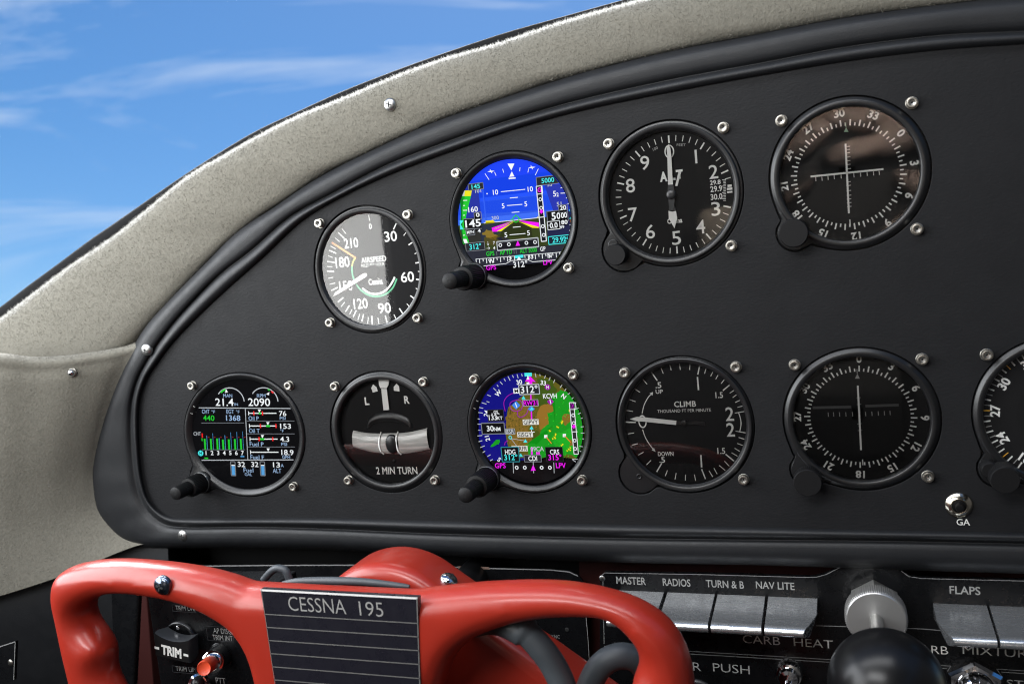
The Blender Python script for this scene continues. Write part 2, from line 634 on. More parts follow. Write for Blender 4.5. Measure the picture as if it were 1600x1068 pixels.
# stations along the padded rim: bead's inner edge, groove, flange's outer edge (photo pixels)
ST = [((1750, 60), (1750, 42), (1750, -22)), ((1600, 69), (1600, 50), (1600, -8)), ((1462, 79), (1462, 57), (1455, 8)), ((1325, 96), (1322, 74.5), (1315, 27.5)),
      ((1187, 118.6), (1184, 100.5), (1172, 54.5)), ((1050, 144), (1046, 126), (1030, 83)), ((910, 173), (905, 157.5), (890, 118.5)),
      ((805, 202), (798, 188), (782, 153.5)), ((700, 239), (692, 224.5), (674, 191.5)), ((610, 273), (601, 260), (580, 234.5)),
      ((530, 310), (519, 303), (495, 278)), ((470, 347), (455, 338), (428, 323)), ((408, 405), (395, 390), (372, 360)),
      ((354, 453), (341, 432), (318, 413)), ((301, 503), (289, 485), (262, 470)), ((268, 538), (254, 528), (228, 508)),
      ((246, 567), (231, 563), (204, 548)), ((229, 592), (216, 592), (183, 588)), ((218, 626), (206.5, 628), (165, 632)),
      ((216, 669), (205.5, 676), (148, 677)), ((219, 725), (210, 728), (133, 722)), ((224, 757), (215.5, 760), (130.5, 757)),
      ((232, 780), (225, 785), (136, 797)), ((247, 797), (239, 804), (156, 827)), ((268, 807), (262, 819), (186, 849)),
      ((300, 809), (300, 823), (231, 856)), ((345, 809), (345, 822.5), (300, 856)), ((400, 809), (400, 822), (390, 856)),
      ((512, 809), (512, 825), (510, 859)), ((700, 814), (700, 833), (700, 868)), ((950, 819), (950, 839), (950, 878)),
      ((1200, 824), (1200, 842), (1200, 883)), ((1375, 828), (1375, 843.5), (1375, 889)), ((1600, 832), (1600, 848), (1600, 896)),
      ((1750, 836), (1750, 852), (1750, 901))]
NS = 520
CI, CG, CO = (smooth_curve([s[k] for s in ST], NS) for k in range(3))

# padded rim: cross-section as (weight along I-G-C, depth); I=0, G=1, C=2
prof = [(-0.10, YP + 0.06), (0.0, YP - 0.01), (0.12, YP - 0.075), (0.30, YP - 0.135), (0.50, YP - 0.16), (0.70, YP - 0.14), (0.86, YP - 0.085),
        (0.96, YP - 0.02), (1.02, YP + 0.015), (1.05, YP - 0.005), (1.10, YP - 0.055), (1.18, YP - 0.09), (1.32, YP - 0.11), (1.50, YP - 0.12), (1.68, YP - 0.115),
        (1.80, YP - 0.06), (1.90, YP + 0.03), (1.97, YP + 0.16), (2.0, YP + 0.40), (1.97, YP + 0.8)]
rim = MB()
rows = []
for k in range(NS):
    i, g, c = CI[k], CG[k], CO[k]
    wob = 0.007 * math.sin(k * 0.11) + 0.004 * math.sin(k * 0.29 + 1)
    row = []
    for q, (w, y) in enumerate(prof):
        p = i + (g - i) * w if w <= 1 else g + (c - g) * (w - 1)
        yy = y + (wob if 1.05 < w < 1.9 else 0.0)
        row.append(at(p[0], p[1], yy))
    rows.append(row)
rim.grid(rows, VINYL, smooth=True)

panel = thing('instrument_panel', 'black crinkle painted instrument panel with padded vinyl rim holding the round dials', 'panel', (-5, YP, -2))
o = fix_normals(rim.build('padded_rim', panel))


# ---- dials: bolts' pixel positions give each dial's own axes on the panel
class Dial:
    def __init__(self, key, bolts, crop):
        self.key, self.crop = key, crop
        self.bolts = [np.array(at(*b, 0.0))[[0, 2]] if b else None for b in bolts]
        b = self.bolts
        if b[1] is not None and b[2] is not None:
            self.c = (b[0] + b[2]) / 2
            self.U, self.V = (b[1] - b[0]) / 2.475, (b[1] - b[2]) / 2.475
        else:
            self.U, self.V = np.array([1.0, 0]), np.array([0, 1.0])
            self.c = b[0] + np.array([1.2375, -1.2375])
        if key not in ('eis',):
            u, v_ = np.linalg.norm(self.U), np.linalg.norm(self.V)
            self.U, self.V = np.array([u, 0]), np.array([0, v_])

    def w(self, u, v, d):
        p = self.c + self.U * u + self.V * v
        return np.array([p[0], YP + d, p[1]])

    def outline(self, inset=0.0, n=120):
        R, lobe = self.R - inset, self.lobe
        out = []
        for k in range(n):
            a = 2 * math.pi * k / n
            r = R
            if lobe:
                lc, lr, lw = lobe
                x = lc * math.cos(a - math.radians(225))
                h = lc * math.sin(a - math.radians(225))
                q = (lr - inset) ** 2 - h * h
                if q > 0 and x > 0:
                    r2 = x + math.sqrt(q)
                    r = max(r, r2)
                # fillet between the circle and the lobe
                da = abs((a - math.radians(225) + math.pi) % (2 * math.pi) - math.pi)
                r += lw * math.exp(-((da - math.asin(min(lr / lc, 1)) * 1.05) / 0.10) ** 2)
            out.append((r * math.cos(a), r * math.sin(a)))
        return out


DD = {
    'asi': Dial('asi', [(497, 349), (635.5, 335.5), (651, 497), (514, 504.5)], (470, 300, 4.452)),
    'pfd': Dial('pfd', [(711.5, 270.5), (870.5, 245), (887.5, 418.5), None], (680, 220, 4.271)),
    'alt': Dial('alt', [(950, 224.5), (1129.5, 199), (1142, 384), None], (920, 170, 4.108)),
    'nav': Dial('nav', [(1220.5, 188), (1425.5, 160), (1433.5, 358), None], (1190, 130, 3.814)),
    'eis': Dial('eis', [(298, 603), (449.5, 603), (457, 761), None], (260, 560, 4.45)),
    'trn': Dial('trn', [(521.5, 604), (660, 597), (678, 751), (543, 751)], (500, 560, 4.645)),
    'map': Dial('map', [(740, 593), (894.5, 586), (908.5, 751), None], (700, 550, 4.45)),
    'clm': Dial('clm', [(975, 583), (1149.5, 574), (1161.5, 750), None], (940, 540, 4.273)),
    'nv2': Dial('nv2', [(1241.5, 571), (1441.5, 562), (1450.5, 745.5), None], (1210, 520, 3.956)),
    'hdg': Dial('hdg', [(1543, 555), None, None, None], (1450, 520, 3.233)),
}
for k, R, lobe in (('asi', 1.585, None), ('pfd', 1.575, (1.56, 0.37, 0.04)), ('alt', 1.59, (1.56, 0.52, 0.0)), ('nav', 1.57, (1.55, 0.40, 0.03)), ('eis', 1.575, (1.58, 0.37, 0.04)),
                   ('trn', 1.58, None), ('map', 1.575, (1.58, 0.37, 0.04)), ('clm', 1.565, (1.56, 0.50, 0.0)), ('nv2', 1.57, (1.55, 0.40, 0.03)), ('hdg', 1.57, (1.55, 0.42, 0.03))):
    DD[k].R, DD[k].lobe = R, lobe

# ---- panel sheet with the dials' holes
cu = bpy.data.curves.new('panel_outline', 'CURVE')
cu.dimensions = '2D'
cu.fill_mode = 'BOTH'


def spline(pts):
    sp = cu.splines.new('POLY')
    sp.points.add(len(pts) - 1)
    for i, p in enumerate(pts):
        sp.points[i].co = (p[0], p[1], 0, 1)
    sp.use_cyclic_u = True


edge = []
for k in range(0, NS, 3):
    p = CI[k] + (CG[k] - CI[k]) * 0.35
    q = at(p[0], p[1], YP)
    edge.append((q[0], q[2]))
edge = [(edge[0][0] + 3.5, edge[0][1])] + edge + [(edge[-1][0] + 3.5, edge[-1][1])]
spline(edge)
for d in DD.values():
    spline([tuple((d.c + d.U * u + d.V * v)) for u, v in d.outline(0.0)])
cu.extrude = 0.06
cu.bevel_depth = 0.012
cu.bevel_resolution = 2
to = bpy.data.objects.new('tmp', cu)
me = bpy.data.meshes.new_from_object(to)
vs = np.array([v.co for v in me.vertices])
sheet = MB()
sheet.add([(x, YP + 0.072 - z, y) for x, y, z in vs], [tuple(p.vertices) for p in me.polygons], PANEL, False)
bpy.data.objects.remove(to)
bpy.data.curves.remove(cu)
bpy.data.meshes.remove(me)
o = sharp(fix_normals(sheet.build('face_sheet', panel)), 50)
o.data.polygons.foreach_set('use_smooth', [True] * len(o.data.polygons))
sharp(o, 30)


def phillips(name, px, py, r, parent, m=STEEL, y=YP - 0.13, h=0.45, axis=(0, -1, 0)):
    """a domed cross-head screw whose rim touches depth y"""
    p = at(px, py, y)
    b = MB()
    ax = np.array(axis, float); ax /= np.linalg.norm(ax)
    b.lathe([(r * 1.0, -0.06), (r, 0.0), (r * 0.94, r * h * 0.35), (r * 0.78, r * h * 0.65), (r * 0.5, r * h * 0.9), (r * 0.25, r * h), (r * 0.05, r * h * 1.02)], p, ax, m, 32)
    o = b.build(name, parent)
    c = MB()
    t = np.cross(ax, [0.3, 0.1, 0.9]); t /= np.linalg.norm(t)
    u = np.cross(ax, t)
    for a, q in ((t, u), (u, t)):
        c.box(p + ax * r * h * 0.85, (r * 0.42, r * 0.085, r * h * 0.22), DARKHOLE, (a, q, ax))
    s = c.build('cross_slot', o)
    return o


phillips('rim_screw', 229, 546, 0.165, panel, y=YP - 0.12)
phillips('rim_screw', 286, 836, 0.165, panel, y=YP - 0.10)

# printed word under the round push button
D = Draw(YP, lift=0.004)
D.text(CREAM, 'GA', 1505, 815, 9.5, 21, bold=0.01)
D.mb.build('printed_lettering', panel)

# ---- felt strip over the rim, gasket and windshield
FT = np.array([(1750, -135), (1600, -108), (1350, -75), (1150, -36), (1009, 0), (936, 19.7), (857, 43), (778.6, 69.5), (691, 94.5), (612, 123), (533.5, 155.7), (463, 184), (402, 214.6),
               (350, 244), (291, 279), (210, 345), (168, 377.5), (110, 416), (52, 459.5), (0, 499), (-80, 556), (-160, 610)])
FB = np.array([(1750, -22), (1600, -8), (1455, 8), (1315, 27.5), (1187, 51.5), (1100, 67.5), (1014, 86.5), (936, 106), (857, 128), (779, 154.5), (691, 184.5), (638, 207), (573, 238),
               (512, 267), (455, 304), (401, 340), (354, 377), (299, 432), (246, 487), (185, 545), (60, 600), (-120, 690)])
GT = np.array([(1750, -165), (1600, -132), (1350, -100), (1150, -56), (1020, -13), (955, 5), (872, 28), (790, 51), (700, 80.7), (618, 110), (535, 142.5), (463, 175), (402, 203.6),
               (348, 235), (280, 278.5), (183, 345.5), (140, 375), (91.7, 411), (44, 446), (-2, 481), (-85, 540), (-165, 592)])
NF = 640


def regular(P, n):
    """evenly spaced points along a smooth curve through P"""
    C = smooth_curve(P, 3000)
    L = np.concatenate([[0], np.cumsum(np.linalg.norm(np.diff(C, axis=0), axis=1))])
    t = np.linspace(0, L[-1], n)
    return np.stack([np.interp(t, L, C[:, 0]), np.interp(t, L, C[:, 1])], 1)


ft, fb, gt = smooth_curve(FT, NF), smooth_curve(FB, NF), smooth_curve(GT, NF)
fprof = [(-0.06, 0.45), (0.0, 0.20), (0.04, 0.12), (0.12, 0.06), (0.25, 0.03), (0.42, 0.01), (0.6, 0.02), (0.74, 0.05), (0.84, 0.11), (0.91, 0.19), (0.955, 0.29), (0.985, 0.42), (1.0, 0.60), (0.99, 0.85)]
felt = MB()
rows = []
for k in range(NF):
    wob = 0.025 * math.sin(k * 0.043) + 0.015 * math.sin(k * 0.117 + 2)
    rows.append([at(*(fb[k] + (ft[k] - fb[k]) * w), y + 0.10 + wob * (1 if 0.1 < w < 0.9 else 0.3)) for w, y in fprof])
felt.grid(rows, FELT)
trim = thing('felt_trim', 'curved strip of grey felt between the black padded rim and the windshield', 'trim', (-9, 0.3, 3))
FELTROWS = rows
o = fix_normals(felt.build('felt_strip', trim))
phillips('trim_screw', 609, 163.5, 0.155, trim, m=STEEL, y=0.09)


def strands(rows, name, parent, n, ln, wd, lim=None, top=False, mat_=FIBRE, comb=(0.2, 0, 0.5)):
    """short wool fibres standing on a lofted surface"""
    R = np.array(rows)
    a, b = R.shape[0] - 1, R.shape[1] - 1
    i = nrg.integers(0, a, n)
    lo, hi = lim if lim else (0, b)
    j = nrg.integers(lo, hi, n)
    # even out by cell size
    e1 = R[i + 1, j] - R[i, j]
    e2 = R[i, j + 1] - R[i, j]
    nn = np.cross(e1, e2)
    ar = np.linalg.norm(nn, axis=1) + 1e-9
    keep = nrg.random(n) < np.clip(ar / np.quantile(ar, 0.92), 0, 1)
    i, j, e1, e2, nn, ar = i[keep], j[keep], e1[keep], e2[keep], nn[keep], ar[keep]
    k = len(i)
    s, t = nrg.random((k, 1)), nrg.random((k, 1))
    p = R[i, j] + e1 * s + e2 * t
    nn = nn / ar[:, None]
    sgn = np.sign(np.sum(nn * (CC - p), axis=1, keepdims=True))
    nn = nn * sgn
    if top:
        nn = nn + np.array([-0.2, 0.2, 0.9])
    tang = nrg.normal(size=(k, 3)) * 0.9 + np.array(comb)
    d = nn * (0.08 + 0.16 * nrg.random((k, 1))) + tang * 0.85
    d /= np.linalg.norm(d, axis=1, keepdims=True)
    L = ln * (0.4 + nrg.random((k, 1)))
    view = CC - p
    sd = np.cross(d, view); sd /= np.linalg.norm(sd, axis=1, keepdims=True)
    d2 = d + nrg.normal(size=(k, 3)) * 0.55
    m_ = p + d * L * 0.55
    e = m_ + d2 * L * 0.5
    W = wd
    V = np.stack([p - sd * W, p + sd * W, m_ - sd * W * 0.8, m_ + sd * W * 0.8, e], 1).reshape(-1, 3)
    base = np.arange(k) * 5
    F = [x for q in base for x in ((q, q + 1, q + 3, q + 2), (q + 2, q + 3, q + 4))]
    mb = MB()
    mb.v = [tuple(x) for x in V]
    mb.f = F
    mb.mats = [mat_, FIBRE2, FIBRE3] if mat_ is FIBRE else [mat_]
    pick = nrg.choice(3, size=k, p=[0.5, 0.27, 0.23]) if mat_ is FIBRE else np.zeros(k, int)
    mb.m = [int(q) for q in np.repeat(pick, 2)]
    mb.s = [False] * len(F)
    return mb.build(name, parent)


fo = strands(FELTROWS[30:], 'felt_nap', trim, 120000, 0.065, 0.0026, lim=(1, 12))
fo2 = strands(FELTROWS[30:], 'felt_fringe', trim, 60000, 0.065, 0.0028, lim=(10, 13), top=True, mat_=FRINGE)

gas = MB()
rows = []
for k in range(NF):
    rows.append([at(*(ft[k] + (gt[k] - ft[k]) * w), y) for w, y in ((-0.5, 1.35), (-0.1, 1.25), (0.5, 1.22), (0.85, 1.25), (1.0, 1.35), (0.98, 1.8))])
gas.grid(rows, GASKET)
o = fix_normals(gas.build('windshield_gasket'))
tag(o, 'thin black rubber strip edging the windshield above the grey felt trim', 'gasket')
b = MB()
b.grid([[r[-1] for r in rows], [np.array([r[-1][0], 2.6, r[-1][2] - 0.6]) for r in rows], [np.array([r[-1][0], 3.0, -34.0]) for r in rows]], GASKET)
struct(b.build('light_baffle'))  # unseen curtain added to keep light from ahead off the panel's back

ws = MB()
rows = []
A0 = [at(*(gt[k] + (ft[k] - gt[k]) * 0.3), 1.5) for k in range(0, NF, 16)]
for t in np.linspace(0, 1, 14):
    row = []
    for p in A0:
        q = np.array([p[0] * (1 - 0.10 * t), p[1] + 9.0 * math.sin(t * math.pi * 0.5) * 0.35 - 16 * t * t * 0.7, p[2] + 19 * t])
        row.append(q)
    rows.append(row)
ws.grid(rows, PANE)
o = ws.build('windshield')
tag(o, 'clear curved windshield pane with blue sky and thin cloud behind it', 'windshield')

# ---- felt side panel at the lower left
sp_top = smooth_curve([(-200, 560), (-80, 549), (0, 551), (55, 557), (110, 554), (150, 548.5), (183, 543), (206, 537), (226, 528)], 60)
sp_bot = smooth_curve([(-200, 985), (-80, 953), (0, 930), (60, 911), (108, 894), (150, 876), (185, 861), (215, 850), (240, 845)], 60)
fr = [CO[k] + (CG[k] - CO[k]) * 0.25 for k in range(NS)]
fr = [p for p in fr if p[0] < 240 and 526 < p[1] < 852]
fr = regular(np.array(fr)[::4], 60)
rows = []
for k in range(60):                                  # from top to bottom
    s_ = k / 59
    row = []
    for j in range(60):                              # from left to right
        t = j / 59
        top, bot = sp_top[j], sp_bot[j]
        base = top + (bot - top) * s_
        # pull the right end on to the rim's edge
        rgt = fr[k] - (sp_top[-1] + (sp_bot[-1] - sp_top[-1]) * s_)
        q = base + rgt * t ** 1.5
        dep = YP + 0.02 - 2.6 * (1 - t) ** 1.6
        dep += 0.35 * max(0, 1 - s_ / 0.035) ** 2 + 0.02 * math.sin(9 * s_ + 4 * t) + 0.10 * math.exp(-((s_ - 0.06) / 0.03) ** 2) * (1 - t)
        row.append(at(q[0], q[1], dep))
    rows.append(row)
side = thing('felt_side_panel', 'grey felt covered side panel below the seam and beside the black rim', 'side panel', (-21, 0, -4))
sm = MB()
sm.grid(rows, FELT)
fix_normals(sm.build('felt_sheet', side))
strands(rows, 'felt_nap', side, 75000, 0.065, 0.0026, comb=(0.1, 0, 0.2))
SIDE = rows
# acorn nut with washer on the felt
p = np.array(SIDE[5][36]) * 0 + at(117, 581, YP - 0.62)
b = MB()
ax = np.array([0.35, -1.0, 0.05]); ax /= np.linalg.norm(ax)
b.lathe([(0.17, -0.25), (0.17, 0.0), (0.165, 0.03), (0.14, 0.04)], p, ax, STEEL, 28)
b.lathe([(0.125, 0.03), (0.13, 0.04), (0.13, 0.14), (0.115, 0.15)], p, ax, NICKEL, 6)
b.lathe([(0.10, 0.14), (0.102, 0.18), (0.09, 0.235), (0.06, 0.275), (0.02, 0.29)], p, ax, CHROME, 24)
sharp(b.build('acorn_nut', side), 40)

# ---- black side lining under the felt
lo = MB()
rows = []
T = smooth_curve([(-200, 975), (-80, 946), (0, 924), (60, 905), (108, 889), (150, 871), (186, 855), (215, 846), (262, 846)], 40)
for k in range(14):
    s_ = k / 13
    rows.append([at(p[0] + 10 * s_, p[1] + 300 * s_, (YP + 0.30 - 2.6 * (1 - j / 39) ** 1.6) - 0.12 * math.sin(min(s_ * 9, 1.57))) for j, p in enumerate(T)])
lo.grid(rows, VINYL)
o = fix_normals(lo.build('side_lining'))
tag(o, 'black vinyl side lining below the grey felt panel', 'lining')

# small placard on it
pl = thing('side_placard', 'small black placard with white edge and one screw on the black side lining', 'placard', at(10, 1035, -3.2))
PD = Draw(-3.0, crop=(0, 0, 1))
b = MB()
q = [at(-60, 1028, -3.2), at(24.5, 1001, -3.2), at(22, 1062, -3.2), at(-60, 1090, -3.2)]
b.add(q + [p + np.array([0, 0.08, 0]) for p in q], [(0, 1, 2, 3), (0, 4, 5, 1), (1, 5, 6, 2), (2, 6, 7, 3), (3, 7, 4, 0)], PLATE, False)
fix_normals(b.build('plate', pl))
D = Draw(-3.2, lift=0.01)
D.line(PLATEEDGE, [(-60, 1028.6), (24.2, 1001.6)], 1.2)
D.line(GREY, [(24.2, 1001.6), (21.8, 1061)], 0.8)
D.mb.build('edge_line', pl)
phillips('screw', 16.5, 1034.5, 0.09, pl, m=NICKEL, y=-3.2)

# ---- backing behind the lower panels
bk = MB()
q = lambda x, y, d: at(x, y, d)
bk.add([q(905, 800, 1.2), q(1800, 800, 1.2), q(1800, 1400, 1.2), q(905, 1400, 1.2)], [(0, 1, 2, 3)], DARKRED, False)
o = fix_normals(bk.build('lower_backing'))
tag(o, 'dark red painted sheet showing in the gap round the black switch panel', 'backing sheet')
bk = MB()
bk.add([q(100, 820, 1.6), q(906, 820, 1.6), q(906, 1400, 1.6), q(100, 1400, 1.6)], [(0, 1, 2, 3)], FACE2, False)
o = fix_normals(bk.build('firewall_liner'))
tag(o, 'matt black sheet in deep shade under the padded rim behind the red control wheel', 'backing sheet')
bk = MB()
a, b_, c_, d_ = q(222, 915, -0.2), q(228, 915, -0.2), q(243, 1110, -0.2), q(212, 1110, -0.2)
bk.add([a, b_, c_, d_] + [p + np.array([0, 0.6, 0]) for p in (a, b_, c_, d_)], [(0, 1, 2, 3), (0, 4, 5, 1), (1, 5, 6, 2), (2, 6, 7, 3), (3, 7, 4, 0)], DARKRED, False)
o = bev(fix_normals(bk.build('red_strut')), 0.03)
tag(o, 'narrow dark red upright bar seen through the opening of the red control wheel', 'bar')
bk = MB()
a, b_, c_, d_ = q(150, 900, -0.1), q(218, 900, -0.1), q(206, 1110, -0.1), q(150, 1110, -0.1)
bk.add([a, b_, c_, d_] + [p + np.array([0, 0.9, 0]) for p in (a, b_, c_, d_)], [(0, 1, 2, 3), (0, 4, 5, 1), (1, 5, 6, 2), (2, 6, 7, 3), (3, 7, 4, 0)], PLATE, False)
o = bev(fix_normals(bk.build('black_post')), 0.08)
tag(o, 'black upright post beside the narrow dark red bar behind the red control wheel', 'post')


# ================================================================== INSTRUMENTS
GRP = 'round instruments in the panel'
SCREW0 = [None]


def socket_screw(parent, p):
    """hexagon socket screw; the first is built, the rest are copies"""
    if SCREW0[0] is None:
        b = MB()
        ax = np.array([0, -1.0, 0])
        o = np.array(p, float)
        r, n = 0.108, 36
        h0 = 0.12
        cx = lambda rr, hh, hexa=False: [o + np.array([math.cos(2 * math.pi * k / n) * rr * (1 if not hexa else math.cos(math.pi / 6) / math.cos(((2 * math.pi * k / n) % (math.pi / 3)) - math.pi / 6)), -hh, math.sin(2 * math.pi * k / n) * rr * (1 if not hexa else math.cos(math.pi / 6) / math.cos(((2 * math.pi * k / n) % (math.pi / 3)) - math.pi / 6))]) for k in range(n)]
        b.grid([cx(r + 0.016, -0.02), cx(r + 0.016, 0.010), cx(r + 0.01, 0.016), cx(r, 0.016), cx(r, h0 - 0.012), cx(r - 0.004, h0 - 0.004), cx(r - 0.014, h0), cx(0.068, h0), cx(0.054, h0 - 0.006, True)], NICKEL, closed=True)
        b.grid([cx(0.054, h0 - 0.006, True), cx(0.052, 0.05, True), cx(0.02, 0.045)], STEEL, closed=True)
        b.add(cx(0.02, 0.045), [tuple(range(n))], DARKHOLE, False)
        s = b.build('mounting_screw', parent)
        sharp(fix_normals(s), 40)
        SCREW0[0] = (s, np.array(p, float))
        return s
    s0, p0 = SCREW0[0]
    c = s0.copy()
    COL.objects.link(c)
    c.parent = parent
    c.location = Vector((np.array(p) - p0) * S) - parent.location + SCREW_ORG
    c.rotation_euler = (0, rng.random() * 6.28, 0) if False else (0, 0, 0)
    return c


SCREW_ORG = Vector((0, 0, 0))


def ringpts(d, P, dep):
    return [d.w(u, v, dep) for u, v in P]


def circ(r, n=120):
    return [(r * math.cos(2 * math.pi * k / n), r * math.sin(2 * math.pi * k / n)) for k in range(n)]


def gauge(key, name, label, cat, style, face=FACE, glass=True, fd=0.16):
    global SCREW_ORG
    d = DD[key]
    t = thing(name, label, cat, d.w(0, 0, 0), GRP)
    d.t = t
    b = MB()
    o_ = lambda ins: d.outline(ins)
    if style == 'plain':       # flat plate, narrow raised ring, slope in to the face
        rows = [ringpts(d, o_(-0.2), 0.17), ringpts(d, o_(0.03), 0.17), ringpts(d, o_(0.03), 0.045), ringpts(d, o_(0.05), 0.025), ringpts(d, circ(1.505), 0.02), ringpts(d, circ(1.495), -0.03), ringpts(d, circ(1.475), -0.045),
                ringpts(d, circ(1.43), -0.045), ringpts(d, circ(1.405), -0.03), ringpts(d, circ(1.375), 0.05), ringpts(d, circ(1.365), 0.06), ringpts(d, circ(1.355), fd + 0.01)]
    elif style == 'wide':      # broad rounded ring
        rows = [ringpts(d, o_(-0.2), 0.17), ringpts(d, o_(0.03), 0.17), ringpts(d, o_(0.03), 0.035), ringpts(d, o_(0.06), 0.0), ringpts(d, circ(1.49), -0.01), ringpts(d, circ(1.47), -0.035), ringpts(d, circ(1.445), -0.045),
                ringpts(d, circ(1.385), -0.045), ringpts(d, circ(1.36), -0.030), ringpts(d, circ(1.345), 0.0), ringpts(d, circ(1.34), 0.06), ringpts(d, circ(1.335), fd + 0.01)]
    else:                      # display unit: dished rim round a flat screen
        rows = [ringpts(d, o_(-0.2), 0.17), ringpts(d, o_(0.025), 0.17), ringpts(d, o_(0.025), 0.0), ringpts(d, o_(0.04), -0.03), ringpts(d, o_(0.06), -0.045), ringpts(d, o_(0.085), -0.045), ringpts(d, circ(1.475), -0.04),
                ringpts(d, circ(1.455), -0.03), ringpts(d, circ(1.395), 0.035), ringpts(d, circ(1.385), 0.05), ringpts(d, circ(1.38), fd + 0.005)]
    b.grid(rows, BEZEL, closed=True)
    o = sharp(fix_normals(b.build('bezel', t)), 32)
    if style != 'screen':
        b = MB()
        P = ringpts(d, circ(1.42), fd)
        b.add(P, [tuple(range(len(P)))], face, False)
        fix_normals(b.build('dial_face', t))
    else:
        b = MB()
        P = ringpts(d, circ(1.40), fd)
        b.add(P, [tuple(range(len(P)))], SCREENBLK, False)
        fix_normals(b.build('screen', t))
    if glass:
        b = MB()
        P = ringpts(d, circ(1.375), 0.058)
        b.add(P, [tuple(range(len(P)))], GLASS, False)
        fix_normals(b.build('cover_glass', t))
    for q in d.bolts:
        if q is not None:
            SCREW_ORG = SCREW0[0][0].parent.location.copy() if SCREW0[0] else SCREW_ORG
            socket_screw(t, (q[0], YP, q[1]))
    D = Draw(YP + fd, d.c, d.U, d.V, d.crop)
    D.R = 1.372 if style == 'screen' else None
    d.D = D
    return d, t, D


SCREENBLK = mat('display_glass', (0.003, 0.003, 0.0035), 0.10, spec=0.12)


def knurled_knob(d, ux, uy, h, k=1.0, parent=None):
    """two-stage knob of a display unit standing on the bezel's lower corner"""
    o = d.w(ux, uy, -0.04)
    ax = np.array([0, -1.0, 0])
    b = MB()
    b.lathe([(0.34 * k, -0.05), (0.34 * k, 0.03), (0.325 * k, 0.05), (0.30 * k, 0.05)], o, ax, BEZEL, 48)
    n = sharp(b.build('knob', parent), 40)
    b = MB()
    b.lathe([(0.31 * k, 0.045), (0.318 * k, 0.055), (0.318 * k, 0.075), (0.31 * k, 0.085)], o, ax, STEEL, 48, cap1=False)
    sharp(b.build('bright_ring', n), 40)
    b = MB()
    b.lathe([(0.285 * k, 0.07), (0.30 * k, 0.09), (0.30 * k, h * 0.44), (0.275 * k, h * 0.50), (0.21 * k, h * 0.51)], o, ax, KNOB, knurl=40, kd=0.018 * k, kr=(1, 2))
    sharp(b.build('outer_knob', n), 40)
    b = MB()
    b.lathe([(0.185 * k, h * 0.49), (0.20 * k, h * 0.52), (0.20 * k, h * 0.78), (0.185 * k, h * 0.81)], o, ax, KNOB, knurl=26, kd=0.014 * k, kr=(1, 2))
    b.lathe([(0.195 * k, h * 0.78), (0.20 * k, h * 0.82), (0.20 * k, h * 0.91), (0.185 * k, h * 0.96), (0.13 * k, h * 0.985), (0.04 * k, h * 0.99)], o, ax, KNOB, 40)
    sharp(b.build('inner_knob', n), 40)
    return n


def plain_knob(d, u, v_, r, h, parent, knurl=44):
    o = d.w(u, v_, 0.0)
    ax = np.array([0, -1.0, 0])
    b = MB()
    b.lathe([(r * 0.55, -0.1), (r * 0.55, h * 0.3)], o, ax, BEZEL, 32)
    b.lathe([(r * 0.97, h * 0.28), (r, h * 0.33), (r, h * 0.88), (r * 0.97, h * 0.93)], o, ax, KNOB, knurl=knurl, kd=0.012, kr=(1, 2), cap0=True)
    b.lathe([(r * 0.985, h * 0.90), (r * 0.975, h * 0.97), (r * 0.93, h), (r * 0.5, h * 1.0), (0.02, h * 1.0)], o, ax, KNOB, 44)
    return sharp(b.build('knob', parent), 40)


def ticks(D, m, pairs, w):
    for (a, b_) in pairs:
        D.line(m, [a, b_], w)


def pts(s):
    """'x,y x,y ...' -> list of points"""
    return [tuple(float(q) for q in p.split(',')) for p in s.split()]


def pairs(s):
    p = pts(s)
    return list(zip(p[0::2], p[1::2]))


def raised(name, parent, D, polys, m, d0, th=0.02):
    """pointer-like flat pieces with thickness; polys in local units, d0 = height above the face"""
    b = MB()
    for P in polys:
        n = len(P)
        A = [np.array(D.w(p)) + np.array([0, -d0 - th, 0]) for p in P]
        B = [np.array(D.w(p)) + np.array([0, -d0, 0]) for p in P]
        b.add(A + B, [tuple(range(n)), tuple(range(2 * n - 1, n - 1, -1))] + [(i, (i + 1) % n, n + (i + 1) % n, n + i) for i in range(n)], m, False)
    return fix_normals(b.build(name, parent))


def fp(D, s):
    return [D.f(*p) for p in pts(s)]


# ------------------------------------------------------------------ airspeed indicator
d, t, D = gauge('asi', 'airspeed_indicator', 'airspeed dial with white numerals from 30 to 210 and an orange radial line', 'airspeed dial', 'plain')
ticks(D, WHITE, pairs('668,210 645,260 787,343 750,368 838,487 798,493 841,611 802,606 804,750 762,720 718,857 686,808 603,915 588,860 497,917 495,860 425,900 437,848 365,868 386,822 311,832 338,788 258,765 296,733 212,685 257,663 183,550 232,552 183,482 235,489 198,405 247,426 262,282 302,322'), 9)
ticks(D, WHITE, pairs('472,160 480,200 738,275 715,303 820,415 792,430 845,552 815,552 828,684 800,668 768,808 738,776 667,890 648,850 545,920 537,873 466,915 470,868 397,890 411,847 340,850 357,815 280,797 306,765 200,642 240,632 190,600 226,592 182,517 220,520 190,442 222,455 207,375 243,395 238,318 270,345 287,255 315,290'), 5.5)
for s, x, y, h, w, bo in (('0', 484, 238, 36, 20, 0.01), ('30', 625, 308, 68, 88, 0.012), ('60', 742, 590, 68, 92, 0.012), ('90', 582, 806, 68, 90, 0.012), ('120', 416, 775, 68, 98, 0.012),
                          ('150', 314, 652, 66, 92, 0.012), ('180', 290, 487, 70, 98, 0.012), ('210', 350, 355, 66, 98, 0.012), ('AIRSPEED', 507, 468, 36, 176, 0.015), ('MILES PER HOUR', 502, 506, 22, 162, 0.0)):
    D.text(WHITE, s, x, y, h, w, bo)
